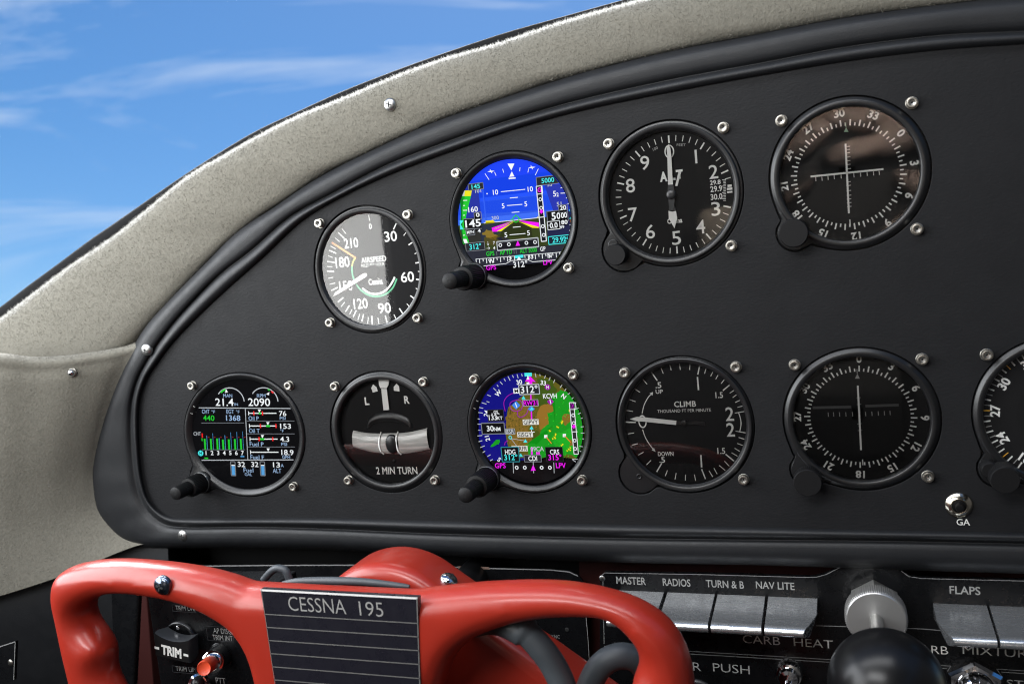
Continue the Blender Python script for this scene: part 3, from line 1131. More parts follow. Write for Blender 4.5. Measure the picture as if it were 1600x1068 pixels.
D.text(WHITE, 'Cessna', 520, 622, 40, 98, 0.03)
D.line(WHITE, [(500, 577), (524, 590), (548, 606)], 4)
arc = smooth_curve(pts('379,458 362,490 356,540 366,595 392,650 435,695 490,722 540,725 595,706 640,665 668,602'), 60)
D.line(YELLOW, [tuple(p) for p in arc[:10]], 11)
D.line(GREEN, [tuple(p) for p in arc[9:]], 12)
arc = smooth_curve(pts('428,668 470,698 520,709 570,696 612,662 640,620 654,590'), 40)
D.line(WHITE, [tuple(p) for p in arc], 14)
D.up()
D.line(ORANGE, [(215, 350), (385, 460)], 13)
D.mb.build('dial_markings', t)
raised('pointer', t, D, [fp(D, '231,724 247,696 440,566 460,562 468,578 458,590 268,706')], WHITE, 0.03)
b = MB()
h_ = D.f(505, 553)
b.lathe([(0.17, 0.02), (0.17, 0.045), (0.155, 0.055), (0.06, 0.058)], D.w(h_), (0, -1, 0), FACE, 36)
b.build('pointer_hub', t)

# ------------------------------------------------------------------ altimeter
d, t, D = gauge('alt', 'altimeter', 'altimeter dial with two white hands and the word ALT beside a corner knob', 'altimeter', 'plain')
A0, A1 = D.f(512, 172), D.f(568, 928)
cA, rA = (A0 + A1) / 2, float(np.linalg.norm(A0 - A1) / 2)
th0 = math.atan2(*(A0 - cA)[::-1])
for k in range(50):
    a = th0 - k * 2 * math.pi / 50
    if k in (12, 13, 14):
        continue
    mj = k % 5 == 0
    e = np.array([math.cos(a), math.sin(a)])
    D.uvline(WHITE if mj else CREAM, [cA + e * rA, cA + e * (rA - (0.16 if mj else 0.125))], 0.032 if mj else 0.017)
for s, x, y in (('1', 688, 307), ('2', 800, 405), ('3', 815, 642), ('4', 718, 757), ('5', 562, 828), ('6', 395, 788), ('7', 283, 678), ('8', 267, 493), ('9', 360, 347)):
    D.text(CREAM, s, x, y, 86, 14 if s == '1' else 58, 0.006)
c0 = D.f(517, 275)
k_, _ = D.unit(517, 275)
for i in range(40):
    a, b_ = 2 * math.pi * i / 40, 2 * math.pi * (i + 1) / 40
    e = lambda q, rx, ry: (c0[0] + math.cos(q) * rx * k_, c0[1] + math.sin(q) * ry * k_)
    D.uvpoly(CREAM, [e(a, 24, 36), e(a, 32, 44), e(b_, 32, 44), e(b_, 24, 36)])
D.text(WHITE, 'A', 480, 436, 56, 48, 0.05)
D.text(WHITE, 'L', 538, 428, 54, 34, 0.05)
D.text(WHITE, 'T', 582, 420, 52, 44, 0.05)
D.text(GREY, '100', 427, 256, 18, 34, 0.01, rot=0.35)
D.text(GREY, 'FEET', 593, 232, 15, 58, 0.01, rot=-0.12)
D.text(WHITE, '29.8', 812, 472, 27, 68, 0.02)
D.text(WHITE, '29.9', 818, 513, 35, 76, 0.02)
D.text(WHITE, '30.0', 820, 564, 35, 76, 0.02)
for k in range(14):
    D.line(WHITE, [(864 if k % 4 else 856, 456 + k * 10.2), (880, 455 + k * 10.2)], 4)
D.text(CREAM, 'Cessna', 552, 718, 30, 96, 0.03)
D.rect(WHITE, 890, 488, 918, 500)
D.rect(WHITE, 886, 508, 922, 519)
D.rect(WHITE, 888, 530, 922, 538)
D.mb.build('dial_markings', t)
raised('thousand_hand', t, D, [fp(D, '552,765 571,704 562,655 538,660 514,655 516,704')], WHITE, 0.03)
raised('thousand_hand_tail', t, D, [fp(D, '516,655 562,655 552,610 545,560 525,560 520,610')], KNOB2, 0.028)
raised('small_hand', t, D, [fp(D, '596,400 570,496 556,495 578,400')], CREAM, 0.015, 0.01)
raised('hundred_hand', t, D, [fp(D, '515,228 504,258 508,300 513,488 544,486 533,300 528,256')], WHITE, 0.06)
raised('hundred_hand_tail', t, D, [fp(D, '513,488 544,486 552,520 555,580 548,650 522,650 514,580 510,520')], KNOB2, 0.058)
b = MB()
b.lathe([(0.105, 0.02), (0.105, 0.095), (0.09, 0.11), (0.03, 0.112)], D.w(D.f(534, 550)), (0, -1, 0), BEZEL, 36)
b.build('hand_hub', t)
n = plain_knob(d, -1.21, -1.19, 0.235, 0.44, t)
Q = Draw(YP - 0.0, d.c, d.U, d.V, d.crop, lift=0.0)
b = MB()
b.lathe([(0.115, 0.0), (0.115, 0.03), (0.10, 0.035)], d.w(-1.335, -0.965, 0.025), (0, -1, 0), BEZEL, 24)
b.box(d.w(-1.335, -0.965, -0.008), (0.085, 0.004, 0.012), DARKHOLE)
b.build('lock_screw', t)


# ------------------------------------------------------------------ course deviation dials
def compass(D, c, r_in, lng, shrt, zero, m, wl=0.03, step=5):
    """ticks every five degrees, long every ten, growing outwards from r_in"""
    n = 360 // step
    for k in range(n):
        a = zero - k * 2 * math.pi / n
        e = np.array([math.cos(a), math.sin(a)])
        D.uvline(m, [c + e * r_in, c + e * (r_in + (lng if k % 2 == 0 else shrt))], wl if k % 2 == 0 else wl * 0.9)


def cdi(key, label, nums, hneedle, vneedle, tri, hscale, vscale, kn, lum, xtra):
    d, t, D = gauge(key, 'course_indicator', label, 'course dial', 'wide', face=FACE2)
    P = {n: D.f(x, y) for n, x, y in nums}
    c = sum((P[a] + P[b]) / 2 for a, b in ((0, 18), (3, 21), (6, 24), (9, 27), (12, 30), (15, 33))) / 6
    r = float(np.mean([np.linalg.norm(p - c) for p in P.values()]))
    z = np.array([np.exp(1j * (math.atan2(*(p - c)[::-1]) + math.radians(n * 10))) for n, p in P.items()]).mean()
    zero = float(np.angle(z))
    m = WHITE if lum else CREAM
    for n in P:
        a = zero - math.radians(n * 10)
        D.uvtext(m, str(n), c + r * np.array([math.cos(a), math.sin(a)]), 0.150, None, 0.032, a - math.pi / 2)
    r_in = r - 0.27
    compass(D, c, r_in, 0.125, 0.065, zero, m)
    # cross-shaped slots behind the needles
    D.up()
    for p in pts(hscale[0]):
        D.line(GREY if not lum else CREAM, [(p[0] - 1, p[1] - hscale[1]), (p[0] + 1, p[1] + hscale[1])], 4)
    for p in pts(vscale):
        D.line(GREY if not lum else CREAM, [(p[0] - 13, p[1] + 2), (p[0] + 13, p[1] - 2)], 4)
    (x, y), sz = tri
    D.poly(PALEGREEN if lum else GREY, [(x, y - sz), (x + sz * 1.0, y + sz), (x - sz * 1.0, y + sz)])
    D.line(PALEGREEN if lum else GREY, [(x - 3, y - sz - 28), (x - 1, y - sz)], 4)
    for q in xtra:
        D.line(m, pts(q), 6)
    D.mb.build('dial_markings', t)
    for nm, q in (('glideslope_needle', hneedle), ('course_needle', vneedle)):
        if q:
            a, b_ = [D.f(*p) for p in pts(q)]
            e = (b_ - a) / np.linalg.norm(b_ - a)
            nn = np.array([-e[1], e[0]]) * 0.018
            raised(nm, t, D, [[a + nn, b_ + nn, b_ - nn, a - nn]], WHITE, 0.05, 0.015)
    # recessed mask with the slots
    b = MB()
    for s in xmask[key]:
        A = fp(D, s)
        b.add([D.w(p, -0.002) for p in A], [tuple(range(len(A)))], FACE, False)
    b.build('slot_mask', t)
    plain_knob(d, *kn, 0.295, 0.46, t)
    return d, t, D


xmask = {'nav': ['455,300 545,296 575,810 470,822', '255,520 760,478 765,520 260,566'], 'nv2': ['230,470 790,452 792,530 232,545', '475,300 545,298 560,760 490,764']}
cdi('nav', 'course dial in the upper row with crossed white needles and green index triangle', [(30, 463, 178), (33, 665, 188), (0, 832, 295), (3, 910, 475), (6, 878, 672), (9, 750, 832), (12, 562, 912), (15, 365, 893), (18, 207, 785), (21, 137, 620), (24, 160, 430), (27, 278, 267)],
    '292,557 725,513', '500,362 520,775', ((504, 277), 14), ('323,572 360,569 396,564 433,560 474,556 550,549 590,545 629,541 667,538 701,535', 12), '514,378 514,396 514,415 516,440 516,462 517,485 519,510 518,588 519,610 520,640 521,668 521,690 523,712 523,735',
    (-1.11, -1.08), True, ['526,812 528,848'])
cdi('nv2', 'course dial in the lower row with zero on top and a single upright white needle', [(0, 523, 155), (3, 723, 205), (6, 873, 338), (9, 930, 525), (12, 872, 705), (15, 725, 833), (18, 527, 875), (21, 335, 825), (24, 207, 690), (27, 145, 515), (30, 188, 337), (33, 328, 205)],
    None, '515,322 535,718', ((513, 266), 15), ('333,503 366,502 403,502 442,502 483,501 564,500 603,498 642,496 680,495 715,493', 13), '521,400 523,440 526,560 529,600',
    (-1.11, -1.25), False, ['545,780 547,815'])
# the bars of the idle glideslope pointer behind the second dial's mask
D = Draw(YP + 0.16, DD['nv2'].c, DD['nv2'].U, DD['nv2'].V, DD['nv2'].crop, lift=0.02)
GREYBAR = mat('dim_grey_bar', (0.06, 0.06, 0.06), 0.6)
D.line(GREYBAR, [(236, 460), (475, 455)], 16)
D.line(GREYBAR, [(562, 450), (768, 443)], 16)
D.mb.build('idle_bar', DD['nv2'].t)

# ------------------------------------------------------------------ turn and bank indicator
d, t, D = gauge('trn', 'turn_indicator', 'turn and bank dial with white upright pointer above a curved glass ball tube', 'turn dial', 'wide', face=FACE)
for s in ('372,212 396,188 420,235 385,246', '536,232 560,181 580,205 574,238'):
    pass
D.poly(CREAM, pts('372,212 386,186 412,208 420,236 383,245'))
D.poly(CREAM, pts('535,205 556,180 574,200 578,238 537,232'))
D.text(WHITE, 'L', 341, 308, 52, 32, 0.03)
D.text(WHITE, 'R', 630, 298, 52, 38, 0.03)
D.text(WHITE, '2 MIN TURN', 556, 811, 50, 298, 0.012)
D.mb.build('dial_markings', t)
raised('pointer', t, D, [fp(D, '432,152 508,155 503,190 490,212 445,210 435,188'), fp(D, '451,216 491,217 509,368 468,371')], CREAM, 0.03)
# arched hood of the ball tube
b = MB()
a_ = smooth_curve(pts('335,500 345,440 400,400 480,388 570,398 640,430 668,470 672,500'), 40)
b_ = smooth_curve(pts('365,500 375,480 420,462 490,455 560,460 610,475 640,490 645,500'), 40)
rows = []
for q in range(40):
    A, B = np.array(D.w(D.f(*a_[q]))), np.array(D.w(D.f(*b_[q])))
    rows.append([A + np.array([0, 0.01, 0]), A + (B - A) * 0.2 - np.array([0, 0.03, 0]), A + (B - A) * 0.6 - np.array([0, 0.045, 0]), B - np.array([0, 0.03, 0]), B + np.array([0, 0.01, 0])])
b.grid(rows, BEZEL)
fix_normals(b.build('tube_hood', t))
TUBE = mat('frosted_tube', (0.50, 0.50, 0.48), 0.35, vary=(5, 0.35, (0.25, 1, 3)), coat=0.6)
top = smooth_curve(pts('244,520 310,534 372,541 440,542 500,541 560,540 620,536 700,522 780,502'), 60)
bot = smooth_curve(pts('248,642 310,660 370,675 440,684 500,688 560,690 620,688 720,672 800,655'), 60)
b = MB()
rows = []
for q in range(60):
    A, B = np.array(D.w(D.f(*top[q]))), np.array(D.w(D.f(*bot[q])))
    row = []
    for k in range(13):
        s_ = k / 12
        row.append(A + (B - A) * s_ - np.array([0, 0.085 * math.sqrt(max(0, 1 - (2 * s_ - 1) ** 2)), 0]))
    rows.append(row)
b.grid(rows, TUBE)
fix_normals(b.build('ball_tube', t))
b = MB()
o = np.array(D.w(D.f(534, 614)))
rows = []
kk = D.unit(534, 614)[0]
for i in range(17):
    a = math.pi * i / 16 - math.pi / 2
    rows.append([o + np.array([math.sin(a) * 54 * kk, -0.055 - 0.085 * math.cos(a) * max(0, math.sin(q)) - 0.004, math.cos(a) * 71 * kk * math.cos(q)]) for q in np.linspace(0, math.pi, 17)])
b.grid(rows, BALLBLK)
fix_normals(b.build('ball', t))
b = MB()
for s in ('452,528 444,570 444,620 452,660 470,690', '574,524 566,560 570,620 580,665 596,692'):
    C = smooth_curve(pts(s), 20)
    b.tube([np.array(D.w(D.f(*p))) - np.array([0, 0.05 + 0.055 * math.sin(math.pi * i / 19), 0]) for i, p in enumerate(C)], 0.017, WHITE, 8)
b.build('index_wires', t)
b = MB()
b.lathe([(0.04, -0.01), (0.04, 0.02), (0.02, 0.03)], D.w(D.f(538, 738)), (0, -1, 0), BEZEL, 20)
b.build('stud', t)

# ------------------------------------------------------------------ climb indicator
d, t, D = gauge('clm', 'climb_indicator', 'rate of climb dial marked CLIMB with a white pointer lying level', 'climb dial', 'plain')
ticks(D, CREAM, pairs('332,175 372,232 655,133 642,192 856,260 810,298 884,768 828,722 694,888 668,822 368,840 402,782 160,508 228,510'), 8)
ticks(D, CREAM, pairs('165,430 210,437 185,357 227,372 222,287 257,310 275,222 304,256 397,148 412,185 455,125 465,163 520,120 526,160 590,120 588,160 697,150 688,185 745,170 728,203 780,190 762,222 822,222 798,252 886,295 856,315 902,325 875,345 925,362 892,377 943,400 907,410 955,437 890,448 962,580 895,568 953,622 915,610 942,663 905,650 922,703 888,682 908,736 868,712 853,803 820,768 825,830 785,797 772,855 750,815 742,873 717,832 628,900 620,858 560,898 560,858 490,890 498,848 425,868 440,830 300,793 330,763 245,728 280,708 202,662 242,652 175,587 217,580'), 5)
D.line(CREAM, [tuple(p) for p in smooth_curve(pts('914,444 926,480 931,515 928,545 922,573'), 20)], 6)
for s, x, y, h, w in (('.5', 379, 262, 38, 40), ('UP', 385, 305, 26, 48), ('CLIMB', 557, 388, 36, 146), ('THOUSAND FT PER MINUTE', 550, 432, 20, 358), ('1.5', 785, 328, 38, 50), ('2', 855, 455, 88, 55), ('2', 861, 560, 88, 55),
                      ('1.5', 799, 700, 38, 52), ('DOWN', 428, 720, 27, 104), ('.5', 404, 760, 36, 38)):
    D.text(CREAM, s, x, y, h, w, 0.0 if h < 24 else 0.015 if h < 60 else 0.01)
D.line(CREAM, [(640, 207), (647, 295)], 10)
D.line(CREAM, [(663, 727), (668, 810)], 10)
for s in ('270,452 284,395 310,345 332,322', '274,558 292,610 322,660 348,692'):
    D.line(CREAM, [tuple(p) for p in smooth_curve(pts(s), 20)], 5.5)
D.poly(CREAM, pts('343,308 340,332 320,316'))
D.poly(CREAM, pts('360,706 335,694 350,680'))
c0 = D.f(273, 505)
k_, _ = D.unit(273, 505)
for i in range(36):
    a, b_ = 2 * math.pi * i / 36, 2 * math.pi * (i + 1) / 36
    e = lambda q, rx, ry: (c0[0] + math.cos(q) * rx * k_, c0[1] + math.sin(q) * ry * k_)
    D.uvpoly(CREAM, [e(a, 20, 34), e(a, 28, 43), e(b_, 28, 43), e(b_, 20, 34)])
D.mb.build('dial_markings', t)
raised('pointer', t, D, [fp(D, '193,485 240,470 290,474 502,497 499,524 285,502 235,499')], WHITE, 0.03)
raised('pointer_tail', t, D, [fp(D, '502,500 540,503 620,498 690,505 690,530 620,520 540,522 500,522')], BEZEL, 0.03)
b = MB()
b.lathe([(0.075, 0.02), (0.075, 0.06), (0.06, 0.07), (0.02, 0.071)], D.w(D.f(553, 512)), (0, -1, 0), BEZEL, 30)
b.build('pointer_hub', t)
b = MB()
b.lathe([(0.06, 0.0), (0.06, 0.02), (0.045, 0.025), (0.035, 0.0)], d.w(-1.11, -1.16, 0.02), (0, -1, 0), BEZEL, 24, cap1=True)
b.build('adjusting_screw', t)

# ------------------------------------------------------------------ heading dial at the edge of the picture
d, t, D = gauge('hdg', 'heading_indicator', 'heading dial cut off by the picture edge with orange marks among white ticks', 'heading dial', 'wide')
P27, P30, P24 = D.f(335, 392), D.f(372, 262), D.f(378, 512)
c = np.array([0.0, 0.0])
rn = float(np.mean([np.linalg.norm(p - c) for p in (P27, P30, P24)]))
z = math.atan2(*(P27 - c)[::-1]) + math.radians(270)
ro = float(np.linalg.norm(D.f(256, 393) - c))
for n in range(0, 36, 3):
    a = z - math.radians(n * 10)
    D.uvtext(WHITE, {0: 'N', 9: 'E', 18: 'S', 27: '27'}.get(n, str(n)) if n != 27 else '27', c + rn * np.array([math.cos(a), math.sin(a)]), 0.165, None, 0.03, a - math.pi / 2)
for k in range(72):
    a = z - math.radians(k * 5)
    e = np.array([math.cos(a), math.sin(a)])
    orange = k % 9 == 0
    D.uvline(AMBER if orange else (WHITE if k % 2 == 0 else GREY), [c + e * (ro - (0 if k % 2 == 0 or orange else 0.09)), c + e * (ro - 0.20)], 0.028 if k % 2 == 0 else 0.017)
D.mb.build('dial_markings', t)
b = MB()
b.add([D.w((c[0] + 0.72 * math.cos(a), c[1] + 0.72 * math.sin(a)), 0.004) for a in np.linspace(0, 2 * math.pi, 61)[:-1]], [tuple(range(60))], FACE2, False)
fix_normals(b.build('centre_disc', t))
plain_knob(d, -1.08, -1.16, 0.27, 0.62, t)
b = MB()
b.lathe([(0.16, -0.02), (0.16, 0.30), (0.14, 0.33)], d.w(-1.30, -1.05, 0.02), (0, -1, 0), KNOB, 32)
sharp(b.build('stub', t), 40)


# ================================================================== DISPLAY UNITS
wht, cyn, mag, grn, blk = scr((232, 236, 238)), scr((70, 225, 225)), scr((235, 20, 235)), scr((30, 190, 45)), scr((6, 6, 8))
gry, dgr, lgr, red_, yel = scr((120, 124, 130)), scr((34, 36, 42)), scr((185, 190, 195)), scr((225, 30, 30)), scr((225, 215, 30))
lbl, sky1, sky2, sky3 = scr((150, 178, 212)), scr((22, 62, 232)), scr((30, 78, 236)), scr((58, 104, 232))


def rough_blob(D, m, P, depth=3, amp=0.16, seed=1):
    """a polygon with a ragged, map-like edge, drawn as a fan (crop pixels)"""
    r = random.Random(seed)
    Q = [np.array(p, float) for p in P]
    for _ in range(depth):
        R = []
        for i in range(len(Q)):
            a, b_ = Q[i], Q[(i + 1) % len(Q)]
            t = b_ - a
            n = np.array([-t[1], t[0]])
            R += [a, (a + b_) / 2 + n * r.uniform(-amp, amp)]
        Q = R
    c = sum(Q) / len(Q)
    for i in range(len(Q)):
        D.poly(m, [c, Q[i], Q[(i + 1) % len(Q)]])


# ------------------------------------------------------------------ attitude display
d, t, D = gauge('pfd', 'attitude_display', 'round glass attitude display with blue sky, a green ground and magenta lines', 'flight display', 'screen', glass=False, fd=0.06)
D.rect(sky1, 0, 100, 1000, 300)
D.rect(sky2, 0, 300, 1000, 440)
D.rect(sky3, 0, 440, 1000, 640)
D.up()
D.poly(scr((52, 62, 24)), [(0, 580), (330, 549), (700, 512), (1000, 482), (1000, 800), (0, 800)])
D.up()
rough_blob(D, scr((36, 44, 60)), pts('320,560 420,548 520,540 470,600 380,640 300,690 280,600'), 2, 0.12, 3)
D.up()
rough_blob(D, scr((128, 106, 38)), pts('312,622 345,590 385,600 420,640 400,668 350,650'), 3, 0.2, 5)
rough_blob(D, scr((70, 66, 28)), pts('330,640 480,650 600,640 560,690 420,690 330,680'), 2, 0.12, 8)
rough_blob(D, scr((30, 36, 70)), pts('410,650 460,640 500,655 450,668'), 2, 0.12, 18)
D.up()
# horizon, runway path
D.line(wht, [(325, 549), (520, 531), (700, 512)], 4)
D.up()
D.poly(mag, pts('525,532 378,580 383,606 416,606'))
D.poly(mag, pts('556,530 692,545 694,575 660,570'))
D.up()
D.poly(yel, pts('528,538 412,604 440,604'))
D.poly(yel, pts('556,537 690,574 694,582 648,580'))
D.poly(scr((165, 160, 60)), pts('524,532 400,584 398,590 528,538'))
D.up()
D.poly(scr((38, 44, 16)), pts('532,545 444,604 430,640 650,640 640,582 552,545'))
# tapes
D.up()
tape = scr((34, 46, 150))
D.rect(tape, 165, 296, 312, 545)
D.rect(scr((44, 44, 40)), 165, 545, 312, 705)
D.poly(scr((36, 50, 165)), pts('728,290 930,290 930,470 790,470'))
D.poly(scr((30, 34, 70)), pts('740,470 930,470 930,640 752,640'))
D.rect(scr((48, 92, 228)), 312, 290, 345, 545)
D.up()
D.poly(grn, pts('165,368 240,368 208,500 205,540 216,640 232,690 190,690'))
D.poly(scr((18, 120, 40)), pts('165,368 200,368 172,500 170,540 182,640 204,690 185,690'))
D.up()
D.poly(yel, pts('200,332 246,330 240,368 195,370'))
D.poly(lgr, pts('182,332 200,332 195,370 178,366'))
D.poly(wht, pts('188,655 210,655 220,682 196,682'))
for y in (398, 432, 464, 497, 630):
    D.line(wht, [(188, y), (215 if y in (398, 464) else 200, y - 1)], 5)
for x, y, l in ((838, 314, 22), (838, 350, 38), (874, 382, 18), (885, 420, 20), (895, 598, 20), (898, 560, 16)):
    D.line(wht, [(x, y), (x + l, y - 2)], 5)
D.poly(cyn, pts('166,531 190,531 172,558 190,590 168,592'))
D.poly(cyn, pts('893,460 914,458 915,520 897,522 912,490'))
D.poly(scr((160, 90, 40)), pts('900,524 916,522 917,545 902,545'))
D.text(wht, '160', 254, 457, 34, 64, 0.015)
D.text(lgr, '101', 288, 335, 22, 40, 0.01)
D.text(lgr, '53', 765, 292, 22, 32, 0.01)
D.text(wht, '5', 798, 353, 36, 20, 0.01)
D.text(wht, '2', 818, 359, 25, 15, 0.01)
D.text(lgr, '51', 828, 422, 28, 32, 0.01)
# bank scale
D.up()
D.poly(wht, pts('484,153 530,152 510,198'))
D.poly(wht, pts('513,204 530,238 496,241'))
D.line(wht, [(492, 252), (538, 248)], 9)
for a in ('334,219 361,260', '398,209 408,233', '452,188 459,213', '568,178 565,203', '626,186 620,212', '690,187 669,230'):
    D.line(wht, pts(a), 4)
for x, y in ((374, 204), (646, 178)):
    D.poly(wht, [(x - 24, y + 3), (x - 3, y - 5), (x + 24, y - 3), (x + 3, y + 6)])
    D.poly(wht, [(x - 8, y - 16), (x + 3, y - 3), (x + 8, y + 15), (x - 3, y + 4)])
# pitch ladder
for a in ('440,340 602,324', '500,382 553,377', '480,432 583,424', '512,478 563,474', '520,577 571,572', '498,627 604,618'):
    D.line(wht, pts(a), 5)
for s, x, y in (('10', 404, 343), ('10', 636, 322), ('5', 455, 434), ('5', 606, 421), ('5', 473, 627), ('5', 624, 614)):
    D.text(wht, s, x, y, 32, None, 0.012)
D.text(lgr, '300', 402, 514, 24, 48, 0.005)
D.disc(wht, 348, 353, 5, 10)
D.poly(yel, pts('338,533 388,529 400,540 394,549 338,553'))
D.poly(scr((140, 135, 20)), pts('338,543 398,541 394,549 338,553'))
D.poly(yel, pts('684,505 690,502 690,518 684,514'))
D.ring(grn, 540, 522, 21, 6)
for a in ('504,525 520,524', '560,521 576,519', '539,490 540,501'):
    D.line(grn, pts(a), 6)
# glide slope
D.up()
D.rect(scr((20, 22, 30)), 676, 304, 744, 668)
D.up()
D.frame(wht, 676, 304, 744, 668, 6)
D.frame(wht, 676, 304, 719, 352, 5)
D.line(wht, [(694, 511), (732, 507)], 5)
D.text(mag, 'G', 697, 328, 28, 24, 0.02)
for x, y in ((703, 391), (709, 448), (720, 570), (726, 628)):
    D.ring(wht, x, y, 10, 5)
D.up()
D.poly(mag, pts('710,455 724,470 711,488 697,472'))
# boxes
D.label(dgr, cyn, '145', 222, 290, 325, 320, 28, 56, edge=gry, ew=4, bold=0.015)
D.label(dgr, cyn, '5000', 676, 245, 832, 282, 30, 84, edge=gry, ew=4, bold=0.015)
D.label(dgr, cyn, '312°', 205, 684, 336, 726, 34, 78, edge=gry, ew=4, bold=0.015)
D.label(scr((22, 32, 46)), cyn, '29.92', 757, 640, 905, 678, 33, 92, edge=cyn, ew=5, bold=0.015)
D.text(cyn, 'IN', 873, 648, 18, 26, 0.01)
D.up()
D.rect(blk, 192, 520, 312, 588)
D.rect(blk, 262, 480, 312, 600)
D.up()
D.frame(gry, 262, 480, 314, 520, 4)
D.line(gry, [(192, 521), (262, 519)], 4)
D.line(gry, [(192, 588), (316, 584)], 4)
D.up()
D.text(wht, '145', 256, 550, 46, 104, 0.02)
D.text(wht, '0', 288, 494, 26, 24, 0.02)
D.label(scr((24, 24, 30)), wht, 'MPH', 208, 592, 270, 626, 20, 46, edge=gry, ew=4, bold=0.01)
D.up()
D.text(wht, '4', 298, 600, 22, 20, 0.02)
D.rect(blk, 748, 470, 888, 532)
D.rect(blk, 826, 432, 888, 560)
D.up()
D.frame(gry, 826, 430, 888, 474, 4)
D.frame(gry, 748, 472, 892, 534, 4)
D.up()
D.text(wht, '5', 794, 502, 48, 28, 0.02)
D.text(wht, '0', 826, 500, 40, 24, 0.02)
D.text(wht, '00', 863, 496, 34, 40, 0.02)
D.text(wht, '20', 857, 446, 28, 42, 0.02)
D.text(wht, '80', 866, 542, 26, 42, 0.02)
D.text(wht, '49', 850, 574, 18, 30, 0.01)
D.label(blk, wht, '0.0', 752, 540, 838, 586, 34, 52, edge=wht, ew=4, bold=0.02)
D.text(lgr, 'VS', 764, 563, 16, 12, 0.0, rot=-1.5)
# annunciators and compass strip
D.up()
D.poly(scr((38, 40, 52)), pts('215,738 700,702 930,686 930,800 260,845'))
D.up()
D.label(scr((18, 18, 24)), wht, '', 416, 672, 696, 706, 20, edge=lgr, ew=6)
D.up()
D.frame(lgr, 418, 680, 698, 700, 1)
for x, y in ((440, 695), (497, 690), (614, 680), (671, 675)):
    D.ring(wht, x, y, 10, 5)
D.poly(mag, pts('556,665 572,698 542,700'))
D.text(wht, '\u2193', 358, 685, 26, 14)
D.text(wht, '\u2192', 360, 715, 20, 24)
D.text(wht, '7', 398, 680, 20, 12, 0.01)
D.text(wht, '4', 399, 714, 20, 14, 0.01)
for s, x, y, w, m in (('GPS', 373, 751, 54, grn), ('AP YD', 477, 742, 82, grn), ('ALT 5000', 626, 730, 114, grn), ('GP', 723, 720, 36, wht)):
    D.text(m, s, x, y, 28, w, 0.015)
for a in ('415,738 418,765', '530,722 533,752', '545,722 547,752'):
    D.line(gry, pts(a), 3)
D.line(wht, [(276, 788), (560, 766), (860, 740)], 3)
for i in range(26):
    x = 278 + i * 23.2
    y = 789 - (x - 278) * 0.083
    if not (538 < x < 600):
        D.line(wht, [(x, y), (x + 2.5, y + (32 if i % 2 else 18))], 5)
D.up()
for s, x, y in (('W', 381, 802), ('3', 503, 782), ('33', 642, 772), ('N', 768, 764)):
    D.text(wht, s, x, y, 28, None, 0.02)
D.poly(cyn, pts('536,764 592,758 594,778 538,784'))
D.up()
D.poly(wht, pts('564,772 582,794 548,796'))
D.line(wht, [(305, 836), (478, 818), (514, 798), (618, 790), (656, 806), (850, 790)], 4)
D.text(wht, '312°', 573, 822, 38, 96, 0.012)
D.text(mag, 'GPS', 379, 844, 30, 66, 0.012)
D.text(mag, 'LPV', 757, 809, 30, 62, 0.012)
D.mb.build('screen_image', t)
knurled_knob(d, -1.055, -1.21, 1.55, 0.96, t)

# ------------------------------------------------------------------ engine display
d, t, D = gauge('eis', 'engine_display', 'round glass engine display with green and blue bars on a black screen', 'engine display', 'screen', glass=False, fd=0.06)
for cx, cy, r, a0, a1 in ((445, 303, 100, 4, 146), (680, 300, 98, 2, 145)):
    k = D.unit(cx, cy)[0]
    c = D.f(cx, cy)
    D.uvring(lgr, c, r * k, 6 * k, a0, a1, 40)
k = D.unit(445, 303)[0]
D.uvring(grn, D.f(445, 303), 94 * k, 13 * k, 108, 134, 14)
k = D.unit(680, 300)[0]
D.uvring(grn, D.f(680, 300), 93 * k, 12 * k, 62, 70, 8)
D.uvring(red_, D.f(680, 300), 93 * k, 13 * k, 42, 54, 8)
D.up()
D.poly(wht, pts('416,210 428,234 408,236'))
D.poly(wht, pts('694,246 716,232 714,254'))
for s, x, y, h, w, m in (('MAN', 427, 257, 24, 62, lbl), ('RPM', 660, 257, 24, 60, lbl), ('21.4', 404, 302, 50, 126, wht), ('IN', 486, 317, 18, 24, lbl), ('2090', 645, 302, 52, 152, wht),
                         ('CHT', 274, 367, 28, 52, lbl), ('°F', 327, 369, 20, 24, lbl), ('EGT', 444, 367, 28, 52, lbl), ('°F', 497, 369, 20, 24, lbl), ('440', 295, 412, 36, 78, grn), ('1368', 465, 412, 36, 98, lbl),
                         ('CHT', 215, 521, 24, 50, lgr), ('76', 809, 381, 34, 50, wht), ('PSI', 809, 414, 20, 40, lbl), ('153', 829, 469, 34, 74, wht), ('°F', 805, 501, 20, 24, lbl), ('4.3', 823, 559, 34, 62, wht),
                         ('PSI', 819, 594, 20, 40, lbl), ('18.9', 842, 651, 36, 84, wht), ('GPH', 833, 683, 22, 54, lbl), ('Oil P', 607, 414, 28, 70, lbl), ('Oil T', 612, 501, 28, 74, lbl), ('Fuel P', 628, 593, 28, 96, lbl),
                         ('Fuel F', 632, 684, 28, 94, lbl), ('32', 522, 734, 34, 50, wht), ('32', 615, 734, 34, 50, wht), ('13', 766, 737, 34, 48, wht), ('A', 806, 742, 22, 20, lbl), ('Fuel', 571, 774, 28, 68, lbl),
                         ('GAL', 571, 803, 20, 50, lbl), ('ALT', 770, 778, 30, 58, lbl)):
    D.text(m, s, x, y, h, w, 0.006 if h > 30 else 0.0)
D.line(lgr, [(226, 341), (870, 346)], 5)
D.line(lgr, [(246, 705), (884, 702)], 5)
D.line(lgr, [(549, 346), (567, 702)], 4)
D.line(gry, [(244, 447), (540, 446)], 3)
